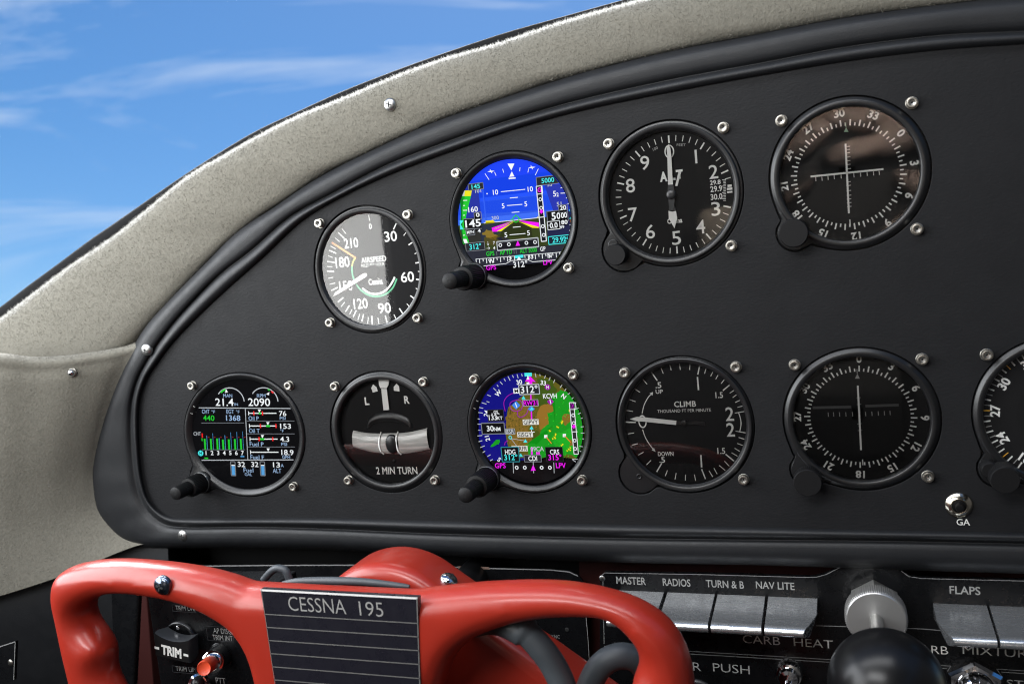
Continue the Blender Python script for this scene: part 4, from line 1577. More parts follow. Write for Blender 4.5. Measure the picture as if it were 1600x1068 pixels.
for y, x0 in ((433, 560), (522, 562), (613, 564)):
    D.line(gry, [(x0, y), (x0 + 330, y)], 3)
for (x0, x1, y), bars in (((572, 766, 379), ((604, 614, 'r'), (642, 658, 'g'), (664, 674, 'r'))), ((578, 768, 467), ((650, 660, 'r'), (694, 722, 'g'), (758, 768, 'r'))),
                          ((582, 774, 558), ((640, 652, 'r'), (652, 682, 'g'), (736, 746, 'r'))), ((586, 780, 649), ())):
    D.line(wht, [(x0, y), (x1, y)], 6)
    D.line(wht, [(x0, y - 13), (x0 + 1, y + 13)], 5)
    D.up()
    for a, b_, c in bars:
        q = 7 if c == 'g' else 14
        D.rect(grn if c == 'g' else red_, a, y - q, b_, y + q)
for x, y in ((648, 362), (707, 450), (669, 540), (709, 632)):
    D.poly(wht, [(x - 11, y - 10), (x + 11, y - 10), (x, y + 12)])
# cylinder bars
bl = scr((80, 150, 205))
for i, (x, hg, hb) in enumerate(((270, 556, 533), (312, 556, 518), (356, 554, 551), (396, 562, 532), (437, 560, 511), (479, 558, 506), (520, 556, 506))):
    D.rect(grn, x - 8, hg, x + 8, 632)
    D.rect(bl, x + 10, hb, x + 19, 632)
    D.rect(scr((130, 24, 24)), x + 20, 542, x + 31, 548)
    D.text(wht, str(i + 1), 277 + i * 42.2, 654, 28, None, 0.012)
D.line(gry, [(250, 632), (548, 632)], 3)
D.rect(red_, 246, 518, 256, 548)
D.rect(grn, 246, 552, 253, 572)
D.rect(grn, 266, 686, 292, 696)
D.rect(bl, 517, 674, 543, 683)
D.up()
D.disc(cyn, 240, 656, 19)
D.up()
D.text(blk, 'H', 240, 656, 24, 16, 0.03)
for x in (466, 671):
    D.frame(gry, x - 18, 714, x + 18, 812, 5)
    D.rect(bl, x - 11, 742, x + 14, 808)
    D.rect(wht, x - 12, 736, x + 12, 744)
D.mb.build('screen_image', t)
knurled_knob(d, -1.14, -1.22, 1.12, 0.92, t)

# ------------------------------------------------------------------ map display
d, t, D = gauge('map', 'map_display', 'round glass map display with green and brown terrain beside dark blue water', 'map display', 'screen', glass=False, fd=0.06)
TOPY = 735
terr = [(scr((10, 10, 120)), '215,330 330,200 480,140 640,140 640,780 215,780', 0, 0.0), (scr((92, 88, 24)), '560,130 700,150 860,260 950,400 960,600 900,745 420,745 400,560 420,380 520,300', 2, 0.07),
        (scr((120, 95, 34)), '430,370 540,350 580,420 560,520 590,600 560,660 440,650 410,560 400,450', 3, 0.12), (scr((142, 104, 36)), '640,360 700,340 780,400 760,460 700,520 640,540 620,440', 3, 0.14),
        (scr((60, 84, 18)), '620,180 720,180 760,260 700,360 640,380 600,300', 3, 0.14), (scr((70, 80, 18)), '580,520 640,560 650,660 600,690 570,640', 3, 0.14),
        (scr((20, 146, 28)), '720,300 780,260 870,300 940,420 950,600 900,740 560,745 540,640 620,640 650,540 700,500 690,420 740,400', 3, 0.14), (scr((26, 165, 32)), '760,560 860,520 900,640 820,720 740,680', 3, 0.18),
        (scr((128, 98, 34)), '800,440 850,430 850,480 820,510', 3, 0.2), (scr((128, 98, 34)), '850,600 880,640 840,650', 3, 0.2), (scr((20, 146, 28)), '295,655 330,610 360,605 355,640 320,650', 3, 0.2),
        (scr((10, 10, 120)), '300,700 400,680 440,760 320,760', 2, 0.1)]
for i, (m, s, dp, am) in enumerate(terr):
    rough_blob(D, m, pts(s), dp, am, 20 + i)
    D.up()
tones = [scr((150, 112, 44)), scr((100, 80, 28)), scr((74, 70, 22)), scr((132, 100, 52))]
rr = random.Random(5)
for i in range(430):
    x, y = rr.uniform(420, 620), rr.uniform(380, 650)
    if x > 560 and y > 540:
        continue
    s_ = rr.uniform(3, 10)
    D.poly(tones[i % 4], [(x, y), (x + s_ * rr.uniform(.5, 1.2), y + s_ * rr.uniform(.2, 1)), (x + rr.uniform(-.4, .4) * s_, y + s_ * 1.6)])
gt_ = [scr((16, 140, 22)), scr((44, 205, 40)), scr((84, 110, 30))]
for i in range(280):
    x, y = rr.uniform(660, 930), rr.uniform(330, 740)
    s_ = rr.uniform(3, 9)
    if x + y > 1130:
        D.poly(gt_[i % 3], [(x, y), (x + s_, y + s_ * rr.uniform(.1, .7)), (x + rr.uniform(-.4, .4) * s_, y + s_)])
D.up()
# the screen's dark edge where the picture fades out, and its lower band
D.uvring(scr((4, 4, 6)), (0, 0), 1.36, 0.06, 0, 360, 80)
D.rect(scr((5, 5, 7)), 150, 752, 1000, 950)
D.up()
# compass rose
c = D.f(585, 520)
for i, s in enumerate(pairs('482,152 490,180 513,149 519,167 419,166 434,196 449,158 458,176 364,204 382,223 391,182 402,200 318,248 338,266 342,225 352,238 274,294 300,305 270,340 290,347 237,349 270,359 220,382 247,388 213,417 245,421 209,461 225,463 208,498 230,499 212,540 228,540 207,580 240,576 215,620 240,612 222,662 258,648 235,700 260,685 275,722 298,710 295,752 313,742 608,145 614,172 640,152 643,164 680,160 672,182 713,172 703,196 745,187 735,212 798,222 780,246 828,246 812,268 858,276 834,292 875,312 862,322 893,348 872,358 910,385 895,392 925,420 905,428 945,455 925,458 945,515 925,517 950,560 925,560 950,600 935,600 940,655 915,650 932,690 918,684 907,742 865,740 890,760 868,745')):
    D.line(lgr, list(s), 5)
for s, x, y, r_ in (('30', 497, 206, 0.12), ('33', 664, 212, -0.2), ('W', 352, 284, 0.75), ('N', 806, 305, -0.75), ('24', 268, 424, 1.3), ('21', 276, 597, 1.75), ('S', 358, 744, 2.4)):
    D.text(wht, s, x, y, 30, None, 0.02, rot=r_)
# course, flight plan, airports
D.line(mag, [(574, 190), (584, 480)], 9)
D.line(mag, [(583, 660), (586, 720)], 12)
D.poly(mag, pts('572,165 612,206 588,202 588,230 558,228 560,203 536,202'))
mg2 = scr((150, 20, 160))
for a in ('400,410 390,350 410,310 450,285 500,280', '478,330 440,345 432,370 445,400 480,408 512,395 520,365 505,335 478,330', '485,410 488,440 510,450 545,430 560,395', '395,645 400,625 418,612'):
    D.line(mg2, [tuple(p) for p in smooth_curve(pts(a), 24)], 5)
D.line(lgr, [(440, 598), (530, 612)], 3)
D.line(lgr, [(440, 598), (480, 650)], 3)
D.up()
bl2 = scr((60, 130, 225))
D.poly(bl2, pts('476,338 505,367 476,396 447,367'))
D.poly(bl2, pts('581,372 606,392 581,412 556,392'))
D.poly(mg2, pts('714,318 738,342 714,366 690,342'))
D.disc(mg2, 694, 241, 20)
D.up()
D.text(wht, 'H', 694, 241, 22, 16, 0.02)
D.line(wht, [(470, 350), (482, 384)], 6)
D.line(wht, [(710, 325), (718, 358)], 6)
for x, y in ((527, 313), (585, 388), (583, 522), (540, 613), (508, 712)):
    D.poly(cyn, [(x, y - 12), (x + 14, y + 12), (x - 14, y + 12)])
D.ring(cyn, 435, 590, 10, 5)
D.line(wht, [(583, 538), (584, 578)], 6)
D.line(wht, [(562, 556), (605, 552)], 5)
for x, y, dx, dy in ((682, 583, 40, 50), (811, 576, 44, 48)):
    D.line(scr((225, 120, 40)), [(x, y), (x + dx, y + dy)], 6)
    D.poly(wht, [(x - 11, y - 11), (x + 11, y - 11), (x + 11, y + 11), (x - 11, y + 11)])
for i, (x, y) in enumerate(((785, 480), (755, 510), (706, 540), (742, 590), (745, 560), (785, 640), (835, 665), (843, 395))):
    for k in range(4 if i in (0, 3, 6) else 2):
        a, b_ = x + rr.uniform(-18, 18) * (k > 0), y + rr.uniform(-12, 12) * (k > 0)
        D.poly(yel, [(a, b_), (a + 13, b_ + 5), (a + 4, b_ + 14)])
D.rect(cyn, 533, 143, 586, 165)
D.up()
D.poly(wht, pts('558,155 568,188 548,188'))
D.rect(wht, 548, 208, 568, 222)
D.text(mag, 'M', 628, 700, 24, 24, 0.02)
# labels
D.label(wht, blk, 'M', 455, 250, 500, 284, 24, 26, bold=0.02)
D.label(dgr, wht, '312°', 494, 226, 640, 288, 46, 118, edge=lgr, ew=6, bold=0.012)
D.label(blk, mag, 'RW31', 522, 330, 632, 370, 30, 96, edge=lgr, ew=3, bold=0.012)
D.text(wht, 'KCVH', 711, 302, 32, 96, 0.015)
lab = scr((214, 214, 206))
D.label(blk, lgr, 'BSR', 400, 530, 470, 566, 28, 60, edge=lgr, ew=3, bold=0.015)
D.label(lab, blk, 'GIPVY', 522, 465, 636, 500, 28, 100, bold=0.015)
D.label(lab, blk, 'SISGY', 484, 552, 596, 586, 28, 96, bold=0.015)
D.label(lab, blk, 'OPRFR', 445, 648, 560, 684, 28, 104, bold=0.015)
D.text(lgr, '09CA', 624, 668, 30, 92, 0.015)
D.label(blk, wht, '133', 278, 398, 396, 474, 30, 54, edge=scr((50, 50, 56)), ew=4, bold=0.012)
D.up()
D.rect(blk, 286, 430, 392, 468)
D.up()
D.text(wht, 'GS', 337, 413, 22, 30, 0.01)
D.text(wht, '133', 317, 450, 34, 56, 0.012)
D.text(wht, 'KT', 366, 454, 22, 36, 0.012)
D.label(blk, wht, '', 236, 490, 402, 562, 30, edge=gry, ew=6)
D.text(wht, '30', 299, 526, 36, 48, 0.012)
D.text(wht, 'NM', 347, 530, 26, 46, 0.012)
D.label(blk, wht, '', 374, 656, 504, 756, 30, edge=scr((40, 130, 140)), ew=6)
D.text(wht, 'HDG', 438, 688, 32, 72, 0.012)
D.text(cyn, '312°', 442, 726, 36, 92, 0.012)
D.label(blk, wht, '', 682, 656, 808, 754, 30, edge=dgr, ew=5)
D.text(wht, 'CRS', 746, 688, 32, 64, 0.012)
D.text(mag, '315°', 748, 726, 36, 92, 0.012)
D.label(dgr, wht, 'CDI', 534, 710, 656, 756, 32, 60, edge=gry, ew=4, bold=0.012)
D.up()
for x in (459, 741):
    D.line(lgr, [(x, 760), (x + 3, 834)], 4)
D.line(lgr, [(598, 756), (602, 834)], 4)
for x in (484, 540, 657, 714):
    D.ring(wht, x, 796, 10, 6)
D.poly(mag, pts('598,776 616,816 581,818'))
D.text(mag, 'GPS', 370, 782, 34, 74, 0.012)
D.text(mag, 'LPV', 790, 781, 34, 68, 0.012)
D.label(scr((38, 40, 40)), wht, '', 849, 346, 912, 702, 20, edge=wht, ew=5)
D.up()
D.frame(wht, 849, 346, 896, 392, 4)
D.rect(mg2, 858, 354, 886, 384)
D.line(wht, [(866, 548), (906, 547)], 5)
for x, y in ((876, 433), (880, 487), (886, 608), (890, 665)):
    D.ring(wht, x, y, 10, 5)
D.up()
D.text(blk, 'G', 872, 369, 26, 22, 0.02)
D.poly(mag, pts('880,494 895,510 881,527 866,511'))
D.mb.build('screen_image', t)
knurled_knob(d, -1.155, -1.175, 1.48, 0.96, t)

# card-slot mark on the two round displays with a side slot
for k in ('eis', 'map'):
    d = DD[k]
    b = MB()
    for q in (150, 158):
        a = math.radians(q)
        b.box(d.w(1.43 * math.cos(a), 1.43 * math.sin(a), -0.018), (0.05, 0.008, 0.008), STEEL, ((math.cos(a), 0, math.sin(a)), (0, 1, 0), (-math.sin(a), 0, math.cos(a))))
    b.build('slot_mark', d.t)

# ------------------------------------------------------------------ push button
p = at(1498, 788.5, YP)
WARM = mat('warm_nickel', (0.55, 0.51, 0.43), 0.2, 1.0)
t = thing('push_button', 'round chrome push button with black centre above the letters GA', 'push button', p)
b = MB()
ax = (0, -1, 0)
b.lathe([(0.262, -0.02), (0.265, 0.015), (0.255, 0.03), (0.165, 0.10), (0.15, 0.105), (0.135, 0.10), (0.13, 0.06)], p, ax, WARM, 48, cap1=False)
sharp(b.build('bezel', t), 40)
b = MB()
b.lathe([(0.128, 0.02), (0.128, 0.085), (0.10, 0.095), (0.02, 0.096)], p, ax, BALLBLK, 36)
b.lathe([(0.08, 0.09), (0.082, 0.19), (0.07, 0.215), (0.02, 0.22)], p, ax, BALLBLK, 36)
sharp(b.build('plunger', t), 40)


# ================================================================== CONTROL WHEEL
YK = -5.0                                            # middle of the casting


def surface_nets(F, org, h):
    """isosurface F = 0 of a sampled field as vertices and quads (numpy)"""
    ins = F < 0
    c = np.zeros(tuple(n - 1 for n in F.shape), int)
    for i in (0, 1):
        for j in (0, 1):
            for k in (0, 1):
                c += ins[i:F.shape[0] - 1 + i, j:F.shape[1] - 1 + j, k:F.shape[2] - 1 + k]
    act = (c > 0) & (c < 8)
    idx = -np.ones(act.shape, int)
    A = np.argwhere(act)
    idx[act] = np.arange(len(A))
    acc = np.zeros((len(A), 3)); cnt = np.zeros(len(A))
    for ax in range(3):
        o1, o2 = [a for a in range(3) if a != ax]
        for i in (0, 1):
            for j in (0, 1):
                q = A.copy(); q[:, o1] += i; q[:, o2] += j
                q2 = q.copy(); q2[:, ax] += 1
                f0, f1 = F[tuple(q.T)], F[tuple(q2.T)]
                m = (f0 < 0) != (f1 < 0)
                t = f0[m] / (f0[m] - f1[m])
                p = q[m].astype(float); p[:, ax] += t
                acc[m] += p; cnt[m] += 1
    V = acc / cnt[:, None] * h + org
    faces = []
    for ax in range(3):
        o1, o2 = [a for a in range(3) if a != ax]
        sl = [slice(None)] * 3; sl2 = [slice(None)] * 3
        sl[ax] = slice(0, -1); sl2[ax] = slice(1, None)
        ch = ins[tuple(sl)] != ins[tuple(sl2)]
        E = np.argwhere(ch)
        E = E[(E[:, o1] > 0) & (E[:, o2] > 0) & (E[:, o1] < F.shape[o1] - 1) & (E[:, o2] < F.shape[o2] - 1)]
        qs = []
        for i, j in ((-1, -1), (0, -1), (0, 0), (-1, 0)):
            q = E.copy(); q[:, o1] += i; q[:, o2] += j
            qs.append(idx[tuple(q.T)])
        faces.append(np.stack(qs, 1))
    Fc = np.concatenate(faces)
    return V, Fc[(Fc >= 0).all(1)]


def poly_sdf(P, X, Z):
    P = np.array(P)
    d = np.full(X.shape, 1e9); s = np.zeros(X.shape, bool)
    for i in range(len(P)):
        a, b_ = P[i - 1], P[i]
        e = b_ - a
        t = np.clip(((X - a[0]) * e[0] + (Z - a[1]) * e[1]) / (e @ e + 1e-12), 0, 1)
        d = np.minimum(d, (X - a[0] - e[0] * t) ** 2 + (Z - a[1] - e[1] * t) ** 2)
        c = ((a[1] > Z) != (b_[1] > Z)) & (X < (b_[0] - a[0]) * (Z - a[1]) / (b_[1] - a[1] + 1e-12) + a[0])
        s ^= c
    d = np.sqrt(d)
    return np.where(s, -d, d)


def outline_px(segs, y, n=14):
    """closed outline of smooth pieces (photo pixels) at depth y"""
    out = []
    for s in segs:
        P = s if isinstance(s, list) else pts(s)
        C = smooth_curve(P, n * (len(P) - 1)) if len(P) > 2 else np.array(P)
        out += [tuple(p) for p in C]
    P = np.array(out)
    n = len(P)
    sgn = np.sign(sum(P[i - 1][0] * P[i][1] - P[i][0] * P[i - 1][1] for i in range(n)))
    res = []
    for i in range(n):                               # the visible rim of a rounded casting lies nearer on the side turned from the eye's foot
        t = P[(i + 2) % n] - P[i - 2]
        t = t / (np.linalg.norm(t) + 1e-9)
        nn_ = np.array([t[1], -t[0]]) * sgn
        q = P[i] - np.array([1310.0, 321.0])
        res.append(at(P[i][0], P[i][1], y - 0.33 * float(nn_ @ q) / np.linalg.norm(q))[[0, 2]])
    return res


OUTER = outline_px(['105,1068 92,1015 82,970 77,938 84,908 108,886 148,874.5 200,870.5 260,873.5 320,881 370,892 407,904.5',
                    '407,904.5 530,911 653,915.5', '653,915.5 700,909.5 780,902 850,899.5 905,902 960,912.5 1010,931 1050,961 1074,1002 1084,1042 1087,1068',
                    '1087,1068 1088,1120 1080,1180 1055,1208 1020,1208 1000,1180 988,1120 986,1068',
                    '986,1068 992,1050 997,1034 992,1018 979,1001 962,985 940,974 910,969.5 857,969.5 805,976.5 758,989.5 731,1003 715,1020 706,1042 690,1085 668,1130 662,1240',
                    '662,1240 420,1240', '420,1240 410,1150 395,1080 385,1042 371,1012 349,985 310,960 268,943 225,933 190,928.5 165,929 156,937 157,950 165,965 178,982 187,1000 188,1018 189,1035 196,1052 206,1070 216,1100 222,1140 215,1190 190,1212 160,1205 130,1160 112,1100 105,1068'], YK)
PO = np.array(OUTER)
h = 0.075
x0, x1, z0, z1 = PO[:, 0].min() - 0.3, PO[:, 0].max() + 0.3, PO[:, 1].min() - 0.3, PO[:, 1].max() + 0.3
xs, zs = np.arange(x0, x1, h), np.arange(z0, z1, h)
ys = np.arange(-0.85, 0.86, h)
X, Z = np.meshgrid(xs, zs, indexing='ij')
d2 = poly_sdf(PO, X, Z)
# the interior distance is softened so that no ridge runs down the middle
R0, HT = 0.44, 0.50
rnd = np.minimum(0.0, d2 + R0)
sm = d2.copy()
q1 = np.maximum(sm + R0, 0)
Yg = ys[None, :, None]
# the grips are thicker front to back than the plate carrying the name
hm = np.full(X.shape, HT)
a1 = at(135, 1000, YK); a2 = at(1040, 1010, YK)
hm += 0.04 * np.exp(-((X - a1[0]) / 1.0) ** 2) + 0.04 * np.exp(-((X - a2[0]) / 1.0) ** 2)
qy = np.abs(Yg) - hm[:, None, :] + R0
qx = (d2 + R0)[:, None, :]
Fd = np.sqrt(np.maximum(qx, 0) ** 2 + np.maximum(qy, 0) ** 2) + np.minimum(np.maximum(qx, qy), 0) - R0
# finger hollow and lump on the left grip, thumb rests
X3, Y3, Z3 = X[:, None, :], Yg, Z[:, None, :]


def ball(px, py, dy, r, k):
    c = at(px, py, YK)
    return k * np.exp(-(((X3 - c[0]) / r) ** 2 + ((Z3 - c[2]) / r) ** 2 + ((Y3 - dy) / (r * 1.3)) ** 2))


Fd = Fd + ball(150, 968, -0.55, 0.42, 0.16) - ball(170, 1002, -0.55, 0.26, 0.12) + ball(176, 1040, -0.6, 0.36, 0.13) - ball(192, 1062, -0.6, 0.25, 0.06)
Fd = Fd + ball(1020, 1030, -0.65, 0.34, 0.08) + ball(142, 920, 0.0, 0.5, 0.03)
# soften
for _ in range(2):
    for ax in range(3):
        Fd = (np.roll(Fd, 1, ax) + 2 * Fd + np.roll(Fd, -1, ax)) / 4
V, Q = surface_nets(Fd, np.array([x0, YK + ys[0], z0]), h)
yoke = thing('aircraft_yoke', 'red enamelled control wheel with black nameplate and a swing arm behind', 'control wheel', at(530, 990, YK))
b = MB()
b.mats = [RED]
b.v = [tuple(v) for v in V]; b.f = [tuple(int(i) for i in q) for q in Q]
b.m = [0] * len(b.f); b.s = [True] * len(b.f)
o = fix_normals(b.build('wheel_body', yoke))
sm_ = o.modifiers.new('soft', 'SMOOTH'); sm_.factor = 0.5; sm_.iterations = 6
sb = o.modifiers.new('fine', 'SUBSURF'); sb.levels = 1; sb.render_levels = 1

ENG2 = mat('engraved_grey', (0.27, 0.265, 0.255), 0.5)
YN = YK - HT - 0.012                                  # nameplate
b = MB()
NP = [at(407, 920, YN), at(653, 933, YN), at(662, 1240, YN), at(458, 1240, YN)]
b.add(NP + [p + np.array([0, 0.12, 0]) for p in NP], [(0, 1, 2, 3), (0, 4, 5, 1), (1, 5, 6, 2), (2, 6, 7, 3), (3, 7, 4, 0)], NAME, False)
npl = fix_normals(b.build('nameplate', yoke))
D = Draw(YN, lift=0.006)
a, c_ = D.f(407, 920), D.f(653, 933)
D.line(BRIGHTEDGE, [(407.5, 921), (652.5, 934)], 3.0)
D.line(SILVER, [(651.5, 934), (656, 1068), (661, 1240)], 1.8)
D.line(SILVER, [(408.5, 921), (430, 1068), (456, 1238)], 1.0)
for k, (ya, yb) in enumerate(((958.5, 973), (979, 994), (999.5, 1015.5), (1020, 1037), (1040.5, 1059), (1061, 1080), (1082, 1102), (1103, 1124))):
    xl = 407 + (ya - 920) * 0.152
    xr = 652.5 + (yb - 933) * 0.03
    D.line(SILVER, [(xl, ya), (xr, yb)], 1.5)
D.up()
D.text(ENG2, 'CESSNA', 495, 944.5, 22, 89, -0.006, rot=-0.01)
D.text(ENG2, '195', 580, 950.5, 22, 37, -0.006, rot=-0.01)
D.mb.build('lettering', npl)
BLUED = mat('blued_steel', (0.16, 0.19, 0.25), 0.22, 1.0, vary=(9, 0.2))
p = at(254, 914, YK - 0.48)
phillips('wheel_screw', 254, 914, 0.205, yoke, m=BLUED, y=YK - 0.50, h=0.5)
phillips('wheel_screw', 845, 1180, 0.205, yoke, m=BLUED, y=YK - 0.50, h=0.5) if False else None

# ------------------------------------------------------------------ throw-over arm behind the wheel
C0, dirv, RA = np.array([-9.3, -8.25]), np.array([0.84, -0.54]), 1.85
dirv = dirv / np.linalg.norm(dirv)
nv = np.array([-dirv[1], dirv[0]])
out = []
for a in np.linspace(math.pi / 2, 3 * math.pi / 2, 40):
    out.append(C0 + RA * (math.cos(a) * dirv + math.sin(a) * nv))
L1 = 9.0
out += [C0 + dirv * L1 - nv * RA * 0.8, C0 + dirv * L1 + nv * RA * 0.8]
arm = yoke
b = MB()
Y0, Y1 = -4.05, -2.75


def inset(P, d_):
    P = np.array(P)
    n = len(P)
    R = []
    for i in range(n):
        t = P[(i + 1) % n] - P[i - 1]
        t = t / np.linalg.norm(t)
        R.append(P[i] + np.array([-t[1], t[0]]) * d_ * -1)
    return R


ctr = np.mean(out, 0)
if np.linalg.norm(np.array(inset(out, 0.1))[5] - C0) > RA:
    ins_ = lambda P, d_: inset(P, -d_)
else:
    ins_ = inset
rows = []
for d_, y in ((0.30, Y0), (0.20, Y0 + 0.015), (0.11, Y0 + 0.055), (0.05, Y0 + 0.12), (0.01, Y0 + 0.22), (0.0, Y0 + 0.3), (0.0, Y1 - 0.14), (0.02, Y1 - 0.06), (0.09, Y1)):
    rows.append([np.array([q[0], y, q[1]]) for q in ins_(out, d_)])
b.grid(rows, RED, closed=True)
b.add(rows[0], [tuple(range(len(out)))], RED, False)
b.add(rows[-1], [tuple(range(len(out)))], RED, False)
arm = sharp(fix_normals(b.build('swing_arm', yoke)), 50)
b = MB()
b.lathe([(0.45, -0.2), (0.45, 4.2)], (C0[0], -2.7, C0[1] - 0.3), (0, 1, 0), BEZEL, 40)
b.build('pivot_tube', arm)
pS = at(705, 899, -3.45)
nrm = np.array([pS[0] - C0[0], 0, pS[2] - C0[1]])
nrm = np.array([nv[0], -0.25, nv[1]])
s_ = C0 + nv * RA
tt = (pS[[0, 2]] - C0) @ dirv
base = C0 + dirv * tt + nv * (RA - 0.02)
b = MB()
b.lathe([(0.20, -0.1), (0.20, 0.03), (0.185, 0.075), (0.14, 0.12), (0.08, 0.145), (0.02, 0.15)], (base[0], -3.45, base[1]), (nv[0], 0, nv[1]), CHROME, 32)
so = b.build('arm_screw', arm)
c = MB()
ax = np.array([nv[0], 0, nv[1]])
for u_, w_ in (((dirv[0], 0, dirv[1]), (0, 1, 0)), ((0, 1, 0), (dirv[0], 0, dirv[1]))):
    c.box(np.array([base[0], -3.45, base[1]]) + ax * 0.14, (0.09, 0.018, 0.02), DARKHOLE, (np.array(u_), np.array(w_), ax))
c.build('cross_slot', so) if so.parent is yoke else c.build('arm_screw_slot', arm)


# ------------------------------------------------------------------ hoses
def hose(name, label, px, r, extra=None, m=RUBBER):
    P = [at(x, y, d_) for x, y, d_ in px]
    C = smooth_curve(P, 70)
    b = MB()
    rr = [r] * 70
    if extra:
        rr = [np.interp(k / 69, *extra) for k in range(70)]
    b.tube(C, rr, m, 20)
    return tag(b.build(name), label, 'hose', 'grey rubber hoses behind the control wheel')


hose('hose', 'grey rubber hose with a thick collar leaving from under the wheel rim', [(720, 978, -4.15), (770, 966, -4.5), (812, 980, -4.8), (842, 1008, -4.85), (868, 1045, -4.85), (884, 1090, -4.9), (890, 1170, -5.0)], 0.21, ([0, 0.18, 0.385, 0.40, 1.0], [0.27, 0.30, 0.30, 0.245, 0.25]))
hose('hose', 'bare grey rubber hose bent in an arch beside the right grip of the wheel', [(912, 1130, -4.0), (918, 1080, -4.0), (938, 1040, -4.0), (968, 1024, -3.9), (998, 1032, -3.7), (1012, 1062, -3.5), (1012, 1120, -3.4)], 0.245)
# grey bracket and wrapping seen above the wheel
b = MB()
C = smooth_curve([at(412, 905, -3.6), at(424, 892, -3.6), at(434, 887, -3.6), at(446, 891, -3.6), at(452, 904, -3.6)], 24)
b.tube(C, 0.085, RUBBER, 12)
tag(b.build('hose_clip'), 'small grey loop of tube peeping over the rim of the red control wheel', 'clip')
b = MB()
C = smooth_curve([at(440, 911, -4.3), at(480, 907, -4.3), at(560, 908, -4.3), at(640, 916, -4.2)], 30)
b.tube(C, [0.04 + 0.045 * math.sin(math.pi * k / 29) ** 0.5 for k in range(30)], RUBBER, 14)
tag(b.build('cable_wrap'), 'grey taped cable lying along the top behind the nameplate', 'cable')

# ------------------------------------------------------------------ switch box behind the left opening
YB = -3.6
box = thing('switch_box', 'black switch box with TRIM rocker and orange red button behind the red wheel', 'switch box', at(310, 1000, YB))
b = MB()
P = [at(*q, YB) for q in ((228, 920), (420, 920), (420, 1180), (262, 1180), (250, 1068))]
n_ = len(P)
b.add(P + [p + np.array([0, 1.1, 0]) for p in P], [tuple(range(n_))] + [(i, (i + 1) % n_, n_ + (i + 1) % n_, n_ + i) for i in range(n_)], PLATE, False)
bev(fix_normals(b.build('box_body', box)), 0.05)
D = Draw(YB, lift=0.006)
D.text(GREY, 'TRIM DN', 289, 949.5, 7, 29, -0.004)
D.text(GREY, 'AP DISC', 347.5, 985, 8, 28, -0.004)
D.text(GREY, 'TRIM INT', 348, 995.5, 8, 31, -0.004)
D.text(GREY, 'TRIM UP', 289.5, 1044.5, 7, 29, -0.004)
D.text(GREY, 'PTT', 345, 1062.5, 9, 15, -0.002)
E1 = mat('label_edge', (0.05, 0.05, 0.055), 0.4)
for x, y, x2, y2 in ((269, 944, 306, 956), (322, 977, 366, 1002), (269, 1039, 307, 1052)):
    D.frame(E1, x, y, x2, y2, 0.7)
D.mb.build('label_lettering', box)
p = at(284, 999, YB)
b = MB()
b.lathe([(0.46, -0.02), (0.46, 0.05), (0.44, 0.075), (0.41, 0.08), (0.38, 0.06), (0.02, 0.055)], p, (0, -1, 0), PLATE, 48)
b.lathe([(0.05, 0.05), (0.05, 0.08), (0.035, 0.09)], at(281, 978, YB), (0, -1, 0), CHROME, 20)
sharp(b.build('rocker_socket', box), 40)
# rocker: a saddle-shaped cap
b = MB()
rows = []
tl, tr = at(246, 988, YB - 0.55), at(299, 1000, YB - 0.55)
rs = 1.28
wv = (tr - tl); wl = np.linalg.norm(wv); wv = wv / wl
zv = np.array([0, 0, 1.0]); zv = zv - wv * (zv @ wv); zv /= np.linalg.norm(zv)
mid = at(268, 1011, YB - 0.50)
for dy, k in ((0.40, 0.86), (0.15, 1.0), (0.04, 0.98), (0.0, 0.93)):
    ring_ = []
    for i in range(33):
        u = -1 + 2 * i / 32
        sag = -0.10 * (1 - u * u)
        ring_.append(mid + wv * u * 0.385 * rs * k + zv * (0.20 * rs * k + sag + 0.02) + np.array([0, dy, 0]))
    for i in range(33):
        u = 1 - 2 * i / 32
        ring_.append(mid + wv * u * 0.385 * rs * k + zv * (-0.235 * rs * k) + np.array([0, dy, 0]))
    rows.append(ring_)
b.grid(rows, KNOB2, closed=True)  # top and sides paler than the front: light on them put into the colour
b.add(rows[-1], [tuple(range(len(rows[-1])))], KNOB, False)
rk = sharp(fix_normals(b.build('rocker', box)), 30)
D = Draw(mid[1], O=(mid[0], mid[2]), U=(wv[0], wv[2]), V=(zv[0], zv[2]), lift=0.012)
D.uvtext(WHITE, 'TRIM', (0.0, -0.09), 0.21, 0.56, 0.05)
D.uvline(WHITE, [(-0.47, -0.085), (-0.34, -0.085)], 0.06)
D.uvline(WHITE, [(0.34, -0.095), (0.47, -0.095)], 0.06)
D.mb.build('lettering', rk)
# press button on a bushing
p0 = at(346, 1023, YB); tip = at(318, 1044, YB - 1.25)
ax = tip - p0; ln = np.linalg.norm(ax); ax /= ln
b = MB()
b.lathe([(0.31, -0.05), (0.31, 0.03), (0.29, 0.05), (0.27, 0.06), (0.235, ln * 0.45), (0.22, ln * 0.47)], p0, ax, PLATE, 40)
bu = sharp(b.build('push_button', box), 40)
b = MB()
b.lathe([(0.235, ln * 0.44), (0.245, ln * 0.46), (0.245, ln * 0.52), (0.20, ln * 0.54), (0.175, ln * 0.56), (0.175, ln * 0.64)], p0, ax, CHROME, 36)
sharp(b.build('bushing', bu), 40)
b = MB()
b.lathe([(0.15, ln * 0.60), (0.165, ln * 0.63), (0.165, ln * 0.94), (0.145, ln * 0.99), (0.12, ln * 0.975), (0.02, ln * 0.97)], p0, ax, REDBTN, 36)
sharp(b.build('plunger', bu), 40)
p0 = at(318, 1075, YB); ax2 = at(309, 1066, YB - 1.0) - p0; ln2 = np.linalg.norm(ax2); ax2 /= ln2
b = MB()
